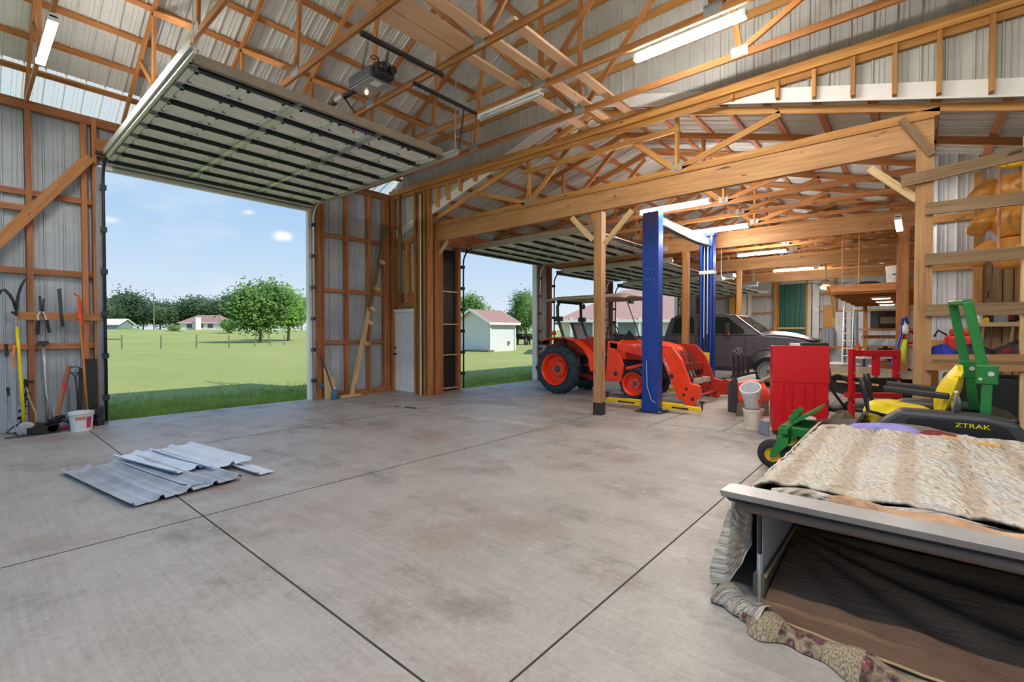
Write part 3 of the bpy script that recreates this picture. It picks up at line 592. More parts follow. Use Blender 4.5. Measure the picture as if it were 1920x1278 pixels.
# ================================================================ outside
def hgt(p): 
    d = math.hypot(p.x, p.y); return rise(d) if d > 60 else -.06
def spot(px, d):
    p = DP(px, 623, d); p.z = hgt(p); return p
def crown(mb, rnd, c, r, n, leafs, clump=.28, lump=7):
    """clumps of small leaf cards over a few big lobes"""
    lobes = [(V((0, 0, 0)), 1.0)]+[(V((rnd.uniform(-.6, .6), rnd.uniform(-.6, .6), rnd.uniform(-.5, .55))), rnd.uniform(.4, .62)) for _ in range(lump)]
    for _ in range(n):
        o, k = rnd.choice(lobes); d = V((rnd.gauss(0, 1), rnd.gauss(0, 1), rnd.gauss(0, 1))).normalized(); q = o*.75+d*k*.72*rnd.uniform(.75, 1.05)
        p = c+V((q.x*r[0], q.y*r[1], q.z*r[2]))
        cl = clump*min(r)
        for _ in range(leafs):
            a = p+V((rnd.gauss(0, cl), rnd.gauss(0, cl), rnd.gauss(0, cl*.7))); u = V((rnd.gauss(0, 1), rnd.gauss(0, 1), rnd.gauss(0, .6))).normalized(); v = u.orthogonal().normalized(); s = rnd.uniform(.032, .07)*min(r)
            mb.add([a-u*s-v*s*.55, a+u*s-v*s*.5, a+u*s*.9+v*s*.55, a-u*s+v*s*.5], [(0, 1, 2, 3)])
def tree(label, px, d, ytop, hw, ycrown, mat, name='shade_tree', n=420, group=None, trunk=True, squash=1, seed=None):
    rnd = random.Random(seed or px); b = spot(px, d); top = 1.53+(623-ytop)*d/884; cb = 1.53+(623-ycrown)*d/884; w_ = hw*d/884
    t = thing(name, label, 'tree' if trunk else 'bush', b, group=group); m = bm()
    crown(m, rnd, V((b.x, b.y, (top+cb)/2)), (w_, w_, (top-cb)/2*1.05), int(n*1.6), 11)
    core = bm(); core.sph((b.x, b.y, (top+cb)/2), (w_*.72, w_*.72, (top-cb)/2*.72), 14, 9)
    cr = m.build('crown', mat, t); core.build('inner_foliage', mat, cr, smooth=True)
    if trunk:
        m = bm(); m.tube([b-V((0, 0, .1)), b+V((.1, 0, (cb-b.z)*.6)), V((b.x+.15, b.y, cb+(top-cb)*.35))], [.022*(top-b.z)+.1, .018*(top-b.z)+.08, .05], 8); m.build('trunk', 'bark', t, smooth=True)
    return t
tree('big light green tree standing in the field behind the wire fence', 487, 75, 528, 54, 622, 'leaf_mid', n=800)
tree('light green tree just beyond the big one, its trunk farther off', 540, 86, 536, 38, 618, 'leaf_bright', n=550)
for i, (px, d, yt, hw, yc, lab) in enumerate(((236, 165, 540, 36, 612, 'tall dark oak rising behind the low white roofed shed'), (196, 150, 556, 30, 610, 'dark oak at the edge of the garage door jamb, in the far tree line'), (300, 160, 560, 28, 612, 'dark oak beside the utility pole'), (330, 172, 564, 30, 612, 'dark oak sloping down toward the far brown roofed house'), (378, 170, 551, 34, 606, 'dark oak right behind the white chimney of the far house'), (415, 168, 555, 24, 608, 'dark oak above the round bush by the far house'), (440, 170, 542, 26, 606, 'tall dark oak half hidden by the big light green tree'), (268, 175, 575, 30, 612, 'lower dark oak filling the far tree line before the utility pole'), (565, 170, 552, 24, 610, 'dark oak seen past the light trees by the white door trim'))):
    tree(lab, px, d, yt, hw, yc, 'leaf_dark', 'oak_tree', 330, 'dark oaks of the far tree line')
for px, d, yt, hw, yc, lab, mt in ((430, 115, 596, 20, 622, 'round bright bush in the field before the far house', 'leaf_mid'), (240, 130, 613, 28, 623, 'low spreading bush before the white roofed shed', 'leaf_bright'), (327, 120, 606, 13, 622, 'loose pale bush beside the far house', 'leaf_mid'), (337, 118, 619, 6, 628, 'small dark shrub in front of the pale bush', 'leaf_dark')):
    tree(lab, px, d, yt, hw, yc, mt, 'field_bush', 160, None, False)
tree('leafy tree behind the small white shed', 888, 58, 548, 32, 640, 'leaf_mid', n=380)
tree('upswept grey green tree beside the small shed and black cattle', 985, 62, 538, 27, 628, 'leaf_mid', n=420)
tree('lower dark tree between the small shed and the upswept tree', 955, 66, 578, 26, 632, 'leaf_dark', n=260)
# utility pole and fence
b = spot(289, 140); t = thing('utility_pole', 'slim pale utility pole standing before the dark oaks', 'utility pole', b)
m = bm(); m.cyl(b-V((0, 0, .2)), V((b.x, b.y, 1.53+(623-548)*140/884)), .2, .13, 8); m.build('pole_shaft', 'post_old', t)
m = bm(); m.beam(V((b.x-.6, b.y+.5, 12.2)), V((b.x+.6, b.y-.5, 12.2)), .1, .1); m.build('cross_arm', 'post_old', t)
for i, (px, d, yt, lean, lab) in enumerate(((228, 46, 627, 0, 'grey fence post at the end of the short rail'), (301, 47, 628, .06, 'dark leaning fence post in open grass, next to the railed post'), (368, 48, 627, .02, 'dark fence post midway along the wire fence'), (429, 49, 628, 0, 'thin dark fence post below the round bush'), (477, 56, 625, .25, 'leaning stake beside the big tree trunk'), (507, 58, 627, -.25, 'stake leaning away from the big tree trunk'), (533, 60, 628, 0, 'short pale stake past the second tree trunk'))):
    b = spot(px, d); z = 1.53+(623-yt)*d/884; m = bm(); m.cyl(b-V((0, 0, .1)), V((b.x+lean*_s, b.y-lean*_c, z)), .07, .06, 7); m.build('fence_post', 'post_old', label=lab, cat='fence post', group='field fence posts')
m = bm(); a = spot(180, 46); q = spot(228, 46); m.beam(a+V((0, 0, .95)), q+V((0, 0, .95)), .05, .1); m.build('fence_rail', 'post_old', label='wooden rail meeting the grey fence post out in the field', cat='fence rail')
# far house, far shed roof
def house(name, label, c, rz, L, Wd, eave, ridge, wall, roof, hip=0, over=.5, cat='house'):
    t = thing(name, label, cat, c, rz); c = V(c); R = Matrix.Rotation(rz, 3, 'Z'); T = lambda x, y, z: c+R@V((x, y, z))
    m = bm(); m.add([T(x, y, z) for z in (-.3, eave) for x, y in ((-L/2, -Wd/2), (L/2, -Wd/2), (L/2, Wd/2), (-L/2, Wd/2))], [(0, 1, 5, 4), (1, 2, 6, 5), (2, 3, 7, 6), (3, 0, 4, 7)])
    if not hip: m.add([T(s*L/2, y, z) for s in (-1, 1) for y, z in ((-Wd/2, eave), (Wd/2, eave), (0, ridge))], [(0, 1, 2), (5, 4, 3)])
    m.build('wall', wall, t)
    l, w_ = L/2+over, Wd/2+over; e = eave-over*(ridge-eave)/(Wd/2); r = L/2-hip if hip else l
    m = bm(); P = [T(-l, -w_, e), T(l, -w_, e), T(l, w_, e), T(-l, w_, e), T(-r, 0, ridge), T(r, 0, ridge)]
    m.add(P, [(0, 1, 5, 4), (2, 3, 4, 5)]+([(1, 2, 5), (3, 0, 4)] if hip else [])); m.build('roof', roof, t, solid=.12)
    m = bm()
    for a, b_ in (((-l, -w_), (l, -w_)), ((l, w_), (-l, w_)))+((((l, -w_), (l, w_)), ((-l, -w_), (-l, w_))) if hip else ()): m.beam(T(*a, e-.02), T(*b_, e-.02), .05, .2)
    if not hip:
        for s in (-l, l):
            for k in (-1, 1): m.beam(T(s, k*w_, e), T(s, 0, ridge), .05, .2)
    m.build('fascia', 'white_paint', t); return t, T
b = spot(392, 150); t, T = house('ranch_house', 'far low house with brown roof and white chimney among the oaks', b, YAW-PI/2, 13, 8, 2.4, 4.6, 'house_white', 'roof_brown', 3)
m = bm(); p = spot(371, 145); m.b2((p.x-.7, p.y-.7, p.z), (p.x+.7, p.y+.7, 6.2)); m.build('chimney', 'white_paint', t)
m = bm(); m.b2(T(-6, -4.05, .1), T(-6, -4.05, .1)); 
for k in (-3.5, 0, 3): m.box(T(k, -4.02, 1.2), (1.6, .1, 1.2), YAW-PI/2)
m.build('window', 'gun_grey', t)
b = spot(205, 135); house('storage_shed', 'low white roofed shed at the edge of the far field', b, YAW-PI/2+.1, 9, 6, 1.6, 3.0, 'blue_grey', 'white_paint')
# small white shed beyond the second door
b0, b1_, b2_ = V((28.6, 26.8, 0)), V((31.8, 26.8, 0)), V((28.6, 31.0, 0))
t, T = house('garden_shed', 'small white wooden shed with brown gable roof on the lawn', (30.25, 28.9, -.06), 0, 3.3, 4.0, 2.55, 3.55, 'shed_grey', 'roof_brown', 0, .35, 'shed')
m = bm()
for x, y in ((28.66, 26.86), (31.84, 26.86), (28.66, 30.94)): m.b2((x-.06, y-.06, 0), (x+.06, y+.06, 2.5))
m.build('corner_board', 'white_paint', t)
m = bm(); m.b2((30.9, 26.80, .5), (31.1, 26.85, .8)); m.build('vent', 'steel_grey', t)
m = bm(); m.box((28.5, 28.0, .02), (.9, 2.6, .1), .1); m.build('dirt_patch', 'post_old', label='bare dirt strip along the base of the small white shed', cat='dirt', kind='stuff')
# cattle
def cow(label, px, d, rz, sc=1):
    p = spot(px, d); t = thing('cow', label, 'cow', p, rz, 'cattle in the tree shade'); R = Matrix.Rotation(rz, 3, 'Z'); T = lambda x, y, z: p+R@V((x*sc, y*sc, z*sc))
    vs = [(-.75, 0, 1.15, .30), (-.4, 0, 1.1, .36), (0, 0, 1.08, .38), (.45, 0, 1.12, .36), (.75, 0, 1.25, .24), (1.0, 0, 1.32, .17), (1.25, 0, 1.15, .13), (1.42, 0, 1.0, .09)]
    m = bm(); m.tube([T(*v[:3]) for v in vs], [v[3]*sc for v in vs], 12)
    for x in (-.6, .55):
        for y in (-.2, .2): m.tube([T(x, y, 1.0), T(x-.04, y, .55), T(x, y, .5), T(x, y, 0)], [.15*sc, .08*sc, .07*sc, .06*sc], 8)
    m.tube([T(-1.0, 0, 1.25), T(-1.08, 0, .8), T(-1.06, 0, .45)], .03*sc, 6)
    for y in (-.16, .16): m.sph(T(1.08, y*1.2, 1.38), .07*sc, 8, 6)
    m.build('body', 'cow_black', t, smooth=True)
cow('black cow standing beside the small shed', 978, 62, 2.6); cow('black cow in the middle of the small herd', 988, 64, .4); cow('black cow at the far side of the herd, by the door trim', 998, 61, 2.9)
# pink roofed house behind the tractor
c = DP(1300, 623, 38); c.z = -.06
t, T = house('neighbour_house', 'long white house with pinkish hip roof behind the tractor', c, YAW-PI/2-.08, 21, 9, 2.75, 5.0, 'house_white', 'roof_pink', 5, .6)
for i, k in enumerate((-2.6, -.2, 2.4, 4.6)):
    m = bm(); m.box(T(k, -4.53, 1.6), (.95, .1, 1.2), YAW-PI/2-.08); wn = m.build('window', 'gun_grey', t)
    m = bm(); m.box(T(k, -4.6, 1.6), (.95, .04, .06), YAW-PI/2-.08); m.box(T(k, -4.6, 1.6), (.06, .04, 1.2), YAW-PI/2-.08); m.build('sash', 'white_paint', wn)
for k in (-10, -8.4, -6.8, -5.2):
    m = bm(); m.box(T(k, -5.0, 1.35), (.16, .16, 2.7), YAW-PI/2-.08); m.build('porch_post', 'white_paint', t)
m = bm(); m.box(T(-7.6, -4.52, 1.3), (4.4, .06, 2.4), YAW-PI/2-.08); m.build('porch_screen', 'blue_grey', t)
# ================================================================ two-post car lift
t = thing('car_lift', 'blue two-post car lift with yellow swing arms standing in front of the truck', 'car lift', (10.2, 3.86, 0))
def column(x, s, zt):
    m = bm(); m.b2((x-.01*s, 3.70, 0.02), (x+.012*s, 4.02, zt)); m.b2((x, 3.70, .02), (x+.2*s, 3.715, zt)); m.b2((x, 4.005, .02), (x+.2*s, 4.02, zt)); m.b2((x+.18*s, 3.70, .02), (x+.2*s, 3.77, zt)); m.b2((x+.18*s, 3.95, .02), (x+.2*s, 4.02, zt))
    c = m.build('column', 'lift_blue', t)
    m = bm(); m.b2((x-.1*s, 3.6, 0), (x+.3*s, 4.12, .02)); bp = m.build('base_plate', 'dark_steel', c)
    m = bm()
    for a, b_ in ((-.06, 3.64), (.26, 3.64), (-.06, 4.08), (.26, 4.08)): m.cyl((x+a*s, b_, .02), (x+a*s, b_, .05), .018, n=6)
    m.build('anchor_bolt', 'galvanised', c)
    return c
c1 = column(8.6, 1, 3.84); c2 = column(11.95, -1, 3.86)
m = bm()
for a in (3.78, 3.86, 3.94): m.cyl((8.588, a, 2.55), (8.58, a, 2.55), .012, n=6); m.cyl((8.588, a, 2.75), (8.58, a, 2.75), .012, n=6)
m.build('bolt_head', 'steel_grey', c1)
m = bm(); m.b2((8.62, 3.78, 3.62), (11.9, 3.94, 3.8)); tb = m.build('top_bar', 'steel_grey', t)
m = bm(); m.b2((9.0, 3.77, 3.65), (10.2, 3.78, 3.77)); m.b2((10.5, 3.77, 3.65), (11.4, 3.78, 3.77)); m.build('bar_label', 'white_paint', tb)
m = bm(); m.tube([(8.9, 3.74, 3.6), (10.2, 3.72, 3.55), (11.8, 3.74, 3.6)], .02, 6); m.build('hose', 'cord_black', tb)
m = bm(); m.b2((11.72, 3.66, 3.86), (11.98, 4.06, 3.98)); m.b2((11.76, 3.68, 3.98), (11.9, 3.86, 4.06)); m.build('column_head', 'lift_blue', c2)
m = bm(); m.b2((11.745, 3.69, 2.95), (11.98, 4.03, 3.03)); m.build('band', 'galv_light', c2)
m = bm(); m.b2((11.74, 3.81, .3), (11.76, 3.83, 3.8)); m.b2((11.74, 3.89, .3), (11.76, 3.91, 3.8)); m.build('slide_rail', 'galv_light', c2)
m = bm(); m.b2((11.7, 3.76, .55), (11.86, 3.96, 1.05)); m.b2((11.66, 3.78, .2), (11.8, 3.94, .6)); ca = m.build('carriage', 'lift_yellow', t, bevel=.01)
m = bm(); m.cyl((11.73, 3.82, 1.05), (11.73, 3.82, 1.5), .018); m.cyl((11.73, 3.9, 1.05), (11.73, 3.9, 1.4), .014); m.build('chain_rod', 'dark_steel', ca)
m = bm(); m.b2((8.78, 3.76, .1), (8.94, 3.96, .6)); m.build('carriage', 'lift_yellow', t)
def arm(a, b_, pad):
    a, b_ = V(a), V(b_); m = bm(); m.beam(a, a.lerp(b_, .55), .12, .11); m.beam(a.lerp(b_, .45), b_, .09, .08); r = m.build('swing_arm', 'lift_yellow', t, bevel=.006)
    m = bm(); m.cyl(b_, b_+V((0, 0, .14)), .02, n=8); m.cyl(b_+V((0, 0, .14)), b_+V((0, 0, .16)), .05, n=10); m.build('pad', 'dark_steel', r)
    m = bm(); m.beam(a.lerp(b_, .3)+V((0, 0, -.01)), a.lerp(b_, .7)+V((0, 0, -.01)), .13, .03); m.build('arm_slot', 'truck_trim', r)
arm((8.84, 3.98, .13), (8.86, 4.92, .13), 1); arm((8.84, 3.74, .13), (8.9, 2.98, .10), 1); arm((11.72, 3.74, .13), (11.9, 2.9, .12), 1); arm((11.72, 3.98, .13), (11.5, 4.7, .12), 1)
m = bm(); m.tube([(8.57, 3.92, 1.0), (8.565, 3.90, .5), (8.57, 3.82, .25), (8.575, 3.74, .2)], .008, 6); m.build('cable', 'galv_light', c1)

# ================================================================ tractor (drives toward -Y)
t = thing('tractor', 'red orange compact tractor with canopy and front loader parked by the second garage door', 'tractor', (10.45, 5.7, 0))
def wheel(t, x0, w, y, z, R, r, lugs, side, rimmat='tractor_orange', tyremat='tyre_blue', hubm='gun_grey', lug=True):
    s = side; o = V((x0, y, z)); a = V((-s, 0, 0))       # axis points inward from the outer face
    m = bm(); m.lathe(o, a, [(.10, r), (.03, r+.015), (0.01, r+.06), (.0, (R+r)/2), (.03, R-.07), (.07, R-.025), (w/2, R-.01), (w-.07, R-.025), (w-.03, R-.07), (w, (R+r)/2), (w-.02, r+.05), (w-.06, r)], 40, caps=False)
    ty = m.build('tyre', tyremat, t, smooth=True)
    if lug:
        m = bm()
        for k in range(lugs):
            for h in (0, 1):
                an = 2*PI*(k+.5*h)/lugs
                e = [(.0+w*.02, an, R-.06), (w*.52, an+.16, R)] if h == 0 else [(w*.98, an, R-.06), (w*.48, an+.16, R)]
                P = [o+a*q[0]+V((0, math.cos(q[1])*q[2], math.sin(q[1])*q[2])) for q in e]
                up = V((0, math.cos(an+.08), math.sin(an+.08)))
                m.beam(P[0], P[1], .07*R+.012, .06*R+.02, up)
        m.build('tread', tyremat, ty)
    m = bm(); m.lathe(o, a, [(.0, r+.03), (.01, r+.015), (.03, r-.005), (w*.5, r-.02), (w*.52, r*.62), (w*.38, r*.55), (w*.36, r*.45), (w*.36, 0.0)], 36, caps=False); rm = m.build('rim', rimmat, t, smooth=False)
    m = bm(); m.lathe(o, a, [(w*.20, 0), (w*.2, r*.16), (w*.36, r*.22)], 8, caps=False); m.build('hub', hubm, rm)
    m = bm()
    for k in range(8): 
        q = o+a*(w*.35)+V((0, math.cos(k*PI/4)*r*.36, math.sin(k*PI/4)*r*.36)); m.cyl(q, q-a*.03, .012, n=6)
    m.build('lug_nut', 'galv_light', rm)
wheel(t, 9.62, .40, 6.83, .62, .62, .37, 11, -1); wheel(t, 11.3, .40, 6.83, .62, .62, .37, 11, 1)
wheel(t, 9.80, .26, 4.80, .38, .38, .235, 10, -1); wheel(t, 11.1, .26, 4.80, .38, .38, .235, 10, 1)
m = bm(); m.b2((10.2, 5.4, .5), (10.7, 7.2, .95)); m.b2((10.1, 5.3, .55), (10.8, 4.4, .75)); m.cyl((9.95, 6.83, .62), (10.95, 6.83, .62), .1); m.cyl((10.0, 4.8, .38), (10.9, 4.8, .38), .06); m.b2((10.3, 4.0, .5), (10.6, 5.4, 1.0)); m.build('chassis', 'truck_trim', t)
m = bm(); m.b2((10.1, 5.4, .38), (10.8, 6.1, .46)); m.build('mid_deck', 'press_red', t)
def hoodsec(y, z0, z1, w_): return [(10.45-w_, y, z0), (10.45-w_*.96, y, z1-.07), (10.45-w_*.7, y, z1), (10.45+w_*.7, y, z1), (10.45+w_*.96, y, z1-.07), (10.45+w_, y, z0)]
m = bm(); ss = [hoodsec(5.32, .9, 1.36, .30), hoodsec(4.9, .9, 1.37, .29), hoodsec(4.3, .88, 1.32, .27), hoodsec(4.02, .86, 1.24, .25), hoodsec(3.9, .86, 1.1, .22)]
vs = [p for q in ss for p in q]; m.add(vs, [(i*6+k, i*6+(k+1) % 6, (i+1)*6+(k+1) % 6, (i+1)*6+k) for i in range(4) for k in range(6)]+[(0, 1, 2, 3, 4, 5), tuple(range(29, 23, -1))])
hd = m.build('hood', 'tractor_orange', t, bevel=.01)
lettering('KUBOTA', .085, (10.145, 4.9, 1.24), (0, -1, 0), (0, 0, 1), 'lettering_white', hd, stretch=1.15)
m = bm(); m.b2((10.15, 4.35, .92), (10.17, 5.15, 1.08)); m.build('side_grille', 'tractor_dark', hd)
for x0, x1 in ((9.66, 9.98), (10.92, 11.24)):
    m = bm()
    f_ = [(y, z) for y, z in ((7.30, 1.33), (7.0, 1.41), (6.6, 1.43), (6.3, 1.36), (6.02, 1.17), (5.86, .95), (5.80, .62))]
    for (y0, z0), (y1, z1) in zip(f_, f_[1:]):
        a, b_ = V((0, y0, z0)), V((0, y1, z1)); d = (b_-a).normalized(); n = V((0, -d.z, d.y))
        m.prism([(x0, y0, z0), (x1, y0, z0), (x1, y1, z1), (x0, y1, z1)], n*.03)
    m.build('fender', 'tractor_orange', t)
m = bm(); m.b2((9.98, 5.8, 1.0), (10.02, 7.1, 1.38)); m.b2((10.88, 5.8, 1.0), (10.92, 7.1, 1.38)); m.b2((10.0, 5.75, .7), (10.9, 6.2, .76)); m.build('fender_side', 'tractor_dark', t)
m = bm(); m.b2((9.68, 7.22, 1.22), (9.94, 7.38, 1.34)); m.build('fender_end', 'black_plastic', t)
for x in (9.85, 11.05):
    m = bm(); m.sph((x, 7.0, 1.52), (.06, .05, .06), 10, 8); m.build('tail_lamp', 'gas_red', t, smooth=True)
m = bm(); m.b2((10.2, 6.0, 1.2), (10.7, 6.55, 1.34)); m.prism([(10.22, 6.5, 1.3), (10.68, 6.5, 1.3), (10.66, 6.72, 1.78), (10.24, 6.72, 1.78)], (0, .09, .02)); m.build('seat', 'black_plastic', t, bevel=.03)
for x in (9.9, 11.0):
    m = bm(); m.tube([(x, 6.75, .9), (x, 6.75, 1.45), (x, 6.92, 1.88), (x, 6.93, 2.2), (x+(.06 if x < 10 else -.06), 6.9, 2.32)], .04, 8); rp = m.build('roll_bar', 'charcoal', t, smooth=True)
    m = bm(); m.b2((x-.06, 6.8, 1.82), (x+.06, 6.98, 1.94)); m.build('hinge_block', 'dark_steel', rp)
m = bm(); m.beam((9.9, 6.92, 2.32), (11.0, 6.92, 2.32), .07, .07); m.build('roll_bar_top', 'charcoal', t)
m = bm(); m.sph((10.45, 6.5, 2.2), (.05, .05, .07), 8, 6); m.build('dome_lamp', 'charcoal', t)
def cano(u, v):
    x = 9.72+1.46*u; y = 7.2-2.25*v; e = min(u, 1-u)*2; f_ = min(v, 1-v)*2
    return V((x, y, 2.32+.07*(1-(1-min(1, e*2))**2)+.04*(1-(1-min(1, f_*3))**2)))
m = bm(); m.grid(cano, 14, 14); m.build('canopy', 'fibreglass', t, smooth=True, solid=.05)
for x in (9.95, 10.95):
    m = bm(); m.tube([(x, 5.05, 2.3), (x+(.2 if x < 10.4 else -.2), 4.78, 1.36)], .012, 6); m.build('canopy_strut', 'black_plastic', t)
m = bm(); m.b2((9.95, 5.0, 2.2), (10.1, 4.93, 2.28)); m.build('work_lamp', 'black_plastic', t)
m = bm(); m.tube([(10.45, 5.4, 1.3), (10.45, 5.6, 1.6)], .02); m.tube([(10.45+.19*math.cos(a*PI/8), 5.62+.07*math.sin(a*PI/8), 1.6+.17*math.sin(a*PI/8)) for a in range(17)], .015, 6); m.b2((10.25, 5.3, 1.25), (10.65, 5.5, 1.5)); m.build('steering_wheel', 'black_plastic', t)
m = bm(); m.prism([(10.2, 5.25, 1.36), (10.2, 5.1, 1.6), (10.2, 4.9, 1.36)], (.02, 0, 0)); m.build('dash_fin', 'black_plastic', t); m = bm(); m.tube([(10.0, 5.6, 1.1), (9.98, 5.55, 1.62)], .015, 6); m.sph((9.98, 5.55, 1.65), .03, 8, 6); m.build('lever', 'black_plastic', t)
# loader
for x, s in ((9.66, -1), (11.16, 1)):
    m = bm(); m.prism([(x, 5.42, .45), (x, 5.05, .42), (x, 4.98, .8), (x, 5.12, 1.1), (x, 5.10, 1.33), (x, 5.36, 1.34), (x, 5.38, .95)], (.09, 0, 0)); tw = m.build('loader_tower', 'tractor_orange', t, bevel=.01)
    m = bm(); m.cyl((x-.006, 5.16, .6), (x+.096, 5.16, .6), .05); m.build('pivot_pin', 'truck_trim', tw)
    m = bm(); m.prism([(x, 5.32, 1.32), (x, 5.3, 1.18), (x, 4.35, .98), (x, 4.1, 1.02), (x, 3.72, .16), (x, 3.50, .1), (x, 3.42, .36), (x, 3.66, .98), (x, 3.86, 1.24), (x, 4.2, 1.28), (x, 4.5, 1.2)], (.09, 0, 0)); la = m.build('loader_arm', 'tractor_orange' if s < 0 else 'tractor_dark', t, bevel=.012)  # far arm uses a darker copy of the paint, shade put into colour
    m = bm(); m.cyl((x-.006, 3.86, .62), (x+.02, 3.86, .62), .05); m.cyl((x-.006, 3.6, .25), (x+.02, 3.6, .25), .035); m.build('pin_hole', 'truck_trim', la)
    m = bm(); m.cyl((x+.12, 4.95, .72), (x+.12, 4.2, .92), .035); m.cyl((x+.12, 4.3, .9), (x+.12, 4.05, .98), .018); m.build('lift_cylinder', 'tractor_orange', la)
    m = bm(); m.cyl((x+.16, 3.98, 1.1), (x+.16, 3.64, .6), .04); m.build('tilt_cylinder', 'tractor_orange', la)
    m = bm(); m.cyl((x+.16, 3.64, .6), (x+.16, 3.5, .4), .02); m.build('cylinder_rod', 'chrome', la)
    m = bm(); m.prism([(x-.005, 3.7, .3), (x-.005, 3.56, .06), (x-.005, 3.4, .04), (x-.005, 3.26, .3), (x-.005, 3.3, .46), (x-.005, 3.5, .5)], (.12, 0, 0)); cp = m.build('coupler_plate', 'tractor_orange' if s < 0 else 'tractor_dark', t, bevel=.01)  # far coupler likewise has its shade in the darker colour
    m = bm(); m.cyl((x-.01, 3.42, .18), (x+.01, 3.42, .18), .04); m.cyl((x-.01, 3.55, .38), (x+.01, 3.55, .38), .03); m.build('pin_hole', 'truck_trim', cp)
lettering('KUBOTA', .07, (9.655, 3.97, .86), (0, -.42, -.9), (0, -.9, .42), 'lettering_white', t)
m = bm(); m.cyl((9.7, 3.75, .5), (11.2, 3.75, .5), .06); m.cyl((9.7, 3.45, .2), (11.2, 3.45, .2), .03); m.b2((9.75, 3.7, .7), (11.15, 3.86, .86)); m.build('cross_tube', 'tractor_dark', t)
m = bm()
for k in range(4): m.tube([(10.0+.18*k, 3.9, 1.15), (10.02+.18*k, 3.72, 1.0), (9.95+.2*k, 3.62, .75), (10.0+.2*k, 3.55, .5)], .012, 6)
m.build('hydraulic_hose', 'cord_black', t, smooth=True)
m = bm(); m.b2((10.1, 3.44, .46), (10.35, 3.56, .56)); m.b2((10.55, 3.44, .46), (10.8, 3.56, .56)); m.build('coupler_handle', 'galv_light', t)

# ================================================================ pickup truck (nose toward -Y)
t = thing('pickup_truck', 'dark grey crew cab pickup truck parked beyond the blue lift', 'truck', (15.8, 4.6, 0))
X0, X1 = 14.8, 16.8
def yz(x, pts): return [(x, a, b_) for a, b_ in pts]
def arc(cy, cz, r, a0, a1, n=12): return [(cy+r*math.cos(math.radians(a0+(a1-a0)*i/n)), cz+r*math.sin(math.radians(a0+(a1-a0)*i/n))) for i in range(n+1)]
low = [(8.2, .62), (8.2, 1.42), (6.15, 1.42), (6.12, 1.44), (3.74, 1.44), (3.3, 1.46), (2.6, 1.40), (2.25, 1.33), (2.02, 1.2), (1.98, .62), (2.2, .48), (2.64, .46)]+arc(3.15, .48, .52, 180, 0)[1:]+[(3.75, .42), (6.5, .42)]+arc(7.05, .48, .52, 180, 0)+[(8.1, .5)]
low = [(8.2, .62), (8.2, 1.42), (6.15, 1.42), (6.12, 1.44), (3.74, 1.44), (3.3, 1.46), (2.6, 1.40), (2.25, 1.33), (2.02, 1.2), (1.98, .62), (2.2, .48), (2.60, .46)]+list(reversed(arc(3.15, .48, .55, 0, 180)))[1:-1]+[(3.72, .42), (6.48, .42)]+list(reversed(arc(7.05, .48, .55, 0, 180)))[1:-1]+[(7.62, .5)]
m = bm(); m.prism(yz(X0, low), (X1-X0, 0, 0)); bd = m.build('body', 'truck_grey', t, bevel=.03)
m = bm()
for i in range(9):
    a = math.radians(20*i)
arch = arc(3.15, .48, .60, 0, 180, 14); m.tube([(X0-.005, a, b_) for a, b_ in arch], .03, 6); m.build('wheel_arch_lip', 'truck_grey', bd, smooth=True)
# cab with tumblehome
m = bm(); bot = [(6.18, 1.43), (3.36, 1.43)]; topp = [(5.95, 2.02), (5.7, 2.12), (4.5, 2.13), (4.12, 2.06)]
def cabp(x, inset): return [(x, 6.18, 1.43), (x+inset, 6.02, 1.98), (x+inset*1.3, 5.8, 2.11), (x+inset*1.4, 4.5, 2.13), (x+inset*1.3, 4.1, 2.06), (x, 3.34, 1.45)]
L, Rr = cabp(X0+.03, .12), cabp(X1-.03, -.12); n = 6
m.add(L+Rr, [tuple(range(n)), tuple(range(2*n-1, n-1, -1))]+[(i, i+n, (i+1) % n+n, (i+1) % n) for i in range(n)]); cab = m.build('cab', 'truck_grey', t, bevel=.03)
def sidewin(name, pts, mat='window_glass', off=.012):
    P = []
    for y, z in pts:
        k = (z-1.43)/.55*.12; P.append((X0+.03+k-off, y, z))
    m = bm(); m.prism(P, (.02, 0, 0)); return m.build(name, mat, cab)
pbr('tinted_glass', '27312D', .06, .0, var=0)
sidewin('rear_window', [(5.93, 1.5), (5.85, 1.99), (5.28, 2.02), (5.22, 1.5)], 'tinted_glass'); sidewin('front_window', [(5.10, 1.5), (5.10, 2.02), (4.28, 2.0), (3.80, 1.62), (3.78, 1.5)], 'tinted_glass')
m = bm(); m.prism([(X0+.17, 4.06, 2.03), (X1-.17, 4.06, 2.03), (X1-.1, 3.38, 1.49), (X0+.1, 3.38, 1.49)], (0, -.015, .01)); m.build('windshield', 'tinted_glass', cab)
for s, x in ((1, X0+.09), (-1, X1-.09)):
    m = bm(); m.beam((x+s*.06, 4.1, 2.07), (x-s*.03, 3.34, 1.47), .06, .05); m.build('windshield_pillar', 'truck_grey', cab)
m = bm(); m.beam((X0+.25, 3.36, 1.5), (X1-.5, 3.46, 1.56), .03, .02); m.beam((X0+.9, 3.36, 1.5), (X1-.2, 3.5, 1.6), .03, .02); m.build('wiper', 'black_plastic', cab)
m = bm()
def hoodf(u, v):
    x = X0+.08+(X1-X0-.16)*u; y = 3.45-1.38*v; c = abs(u-.5)*2
    return V((x, y, 1.46+.09*math.sin(PI*min(v+.25, 1))*(1-c**4)-.16*v**3+.02*(1 if .25 < c < .7 else 0)))
m.grid(hoodf, 20, 14); m.build('hood', 'truck_grey', t, smooth=True, solid=.02)
m = bm()
for y in (5.16, 3.74, 6.12): m.b2((X0-.012, y-.005, .55), (X0+.004, y+.005, 1.43))
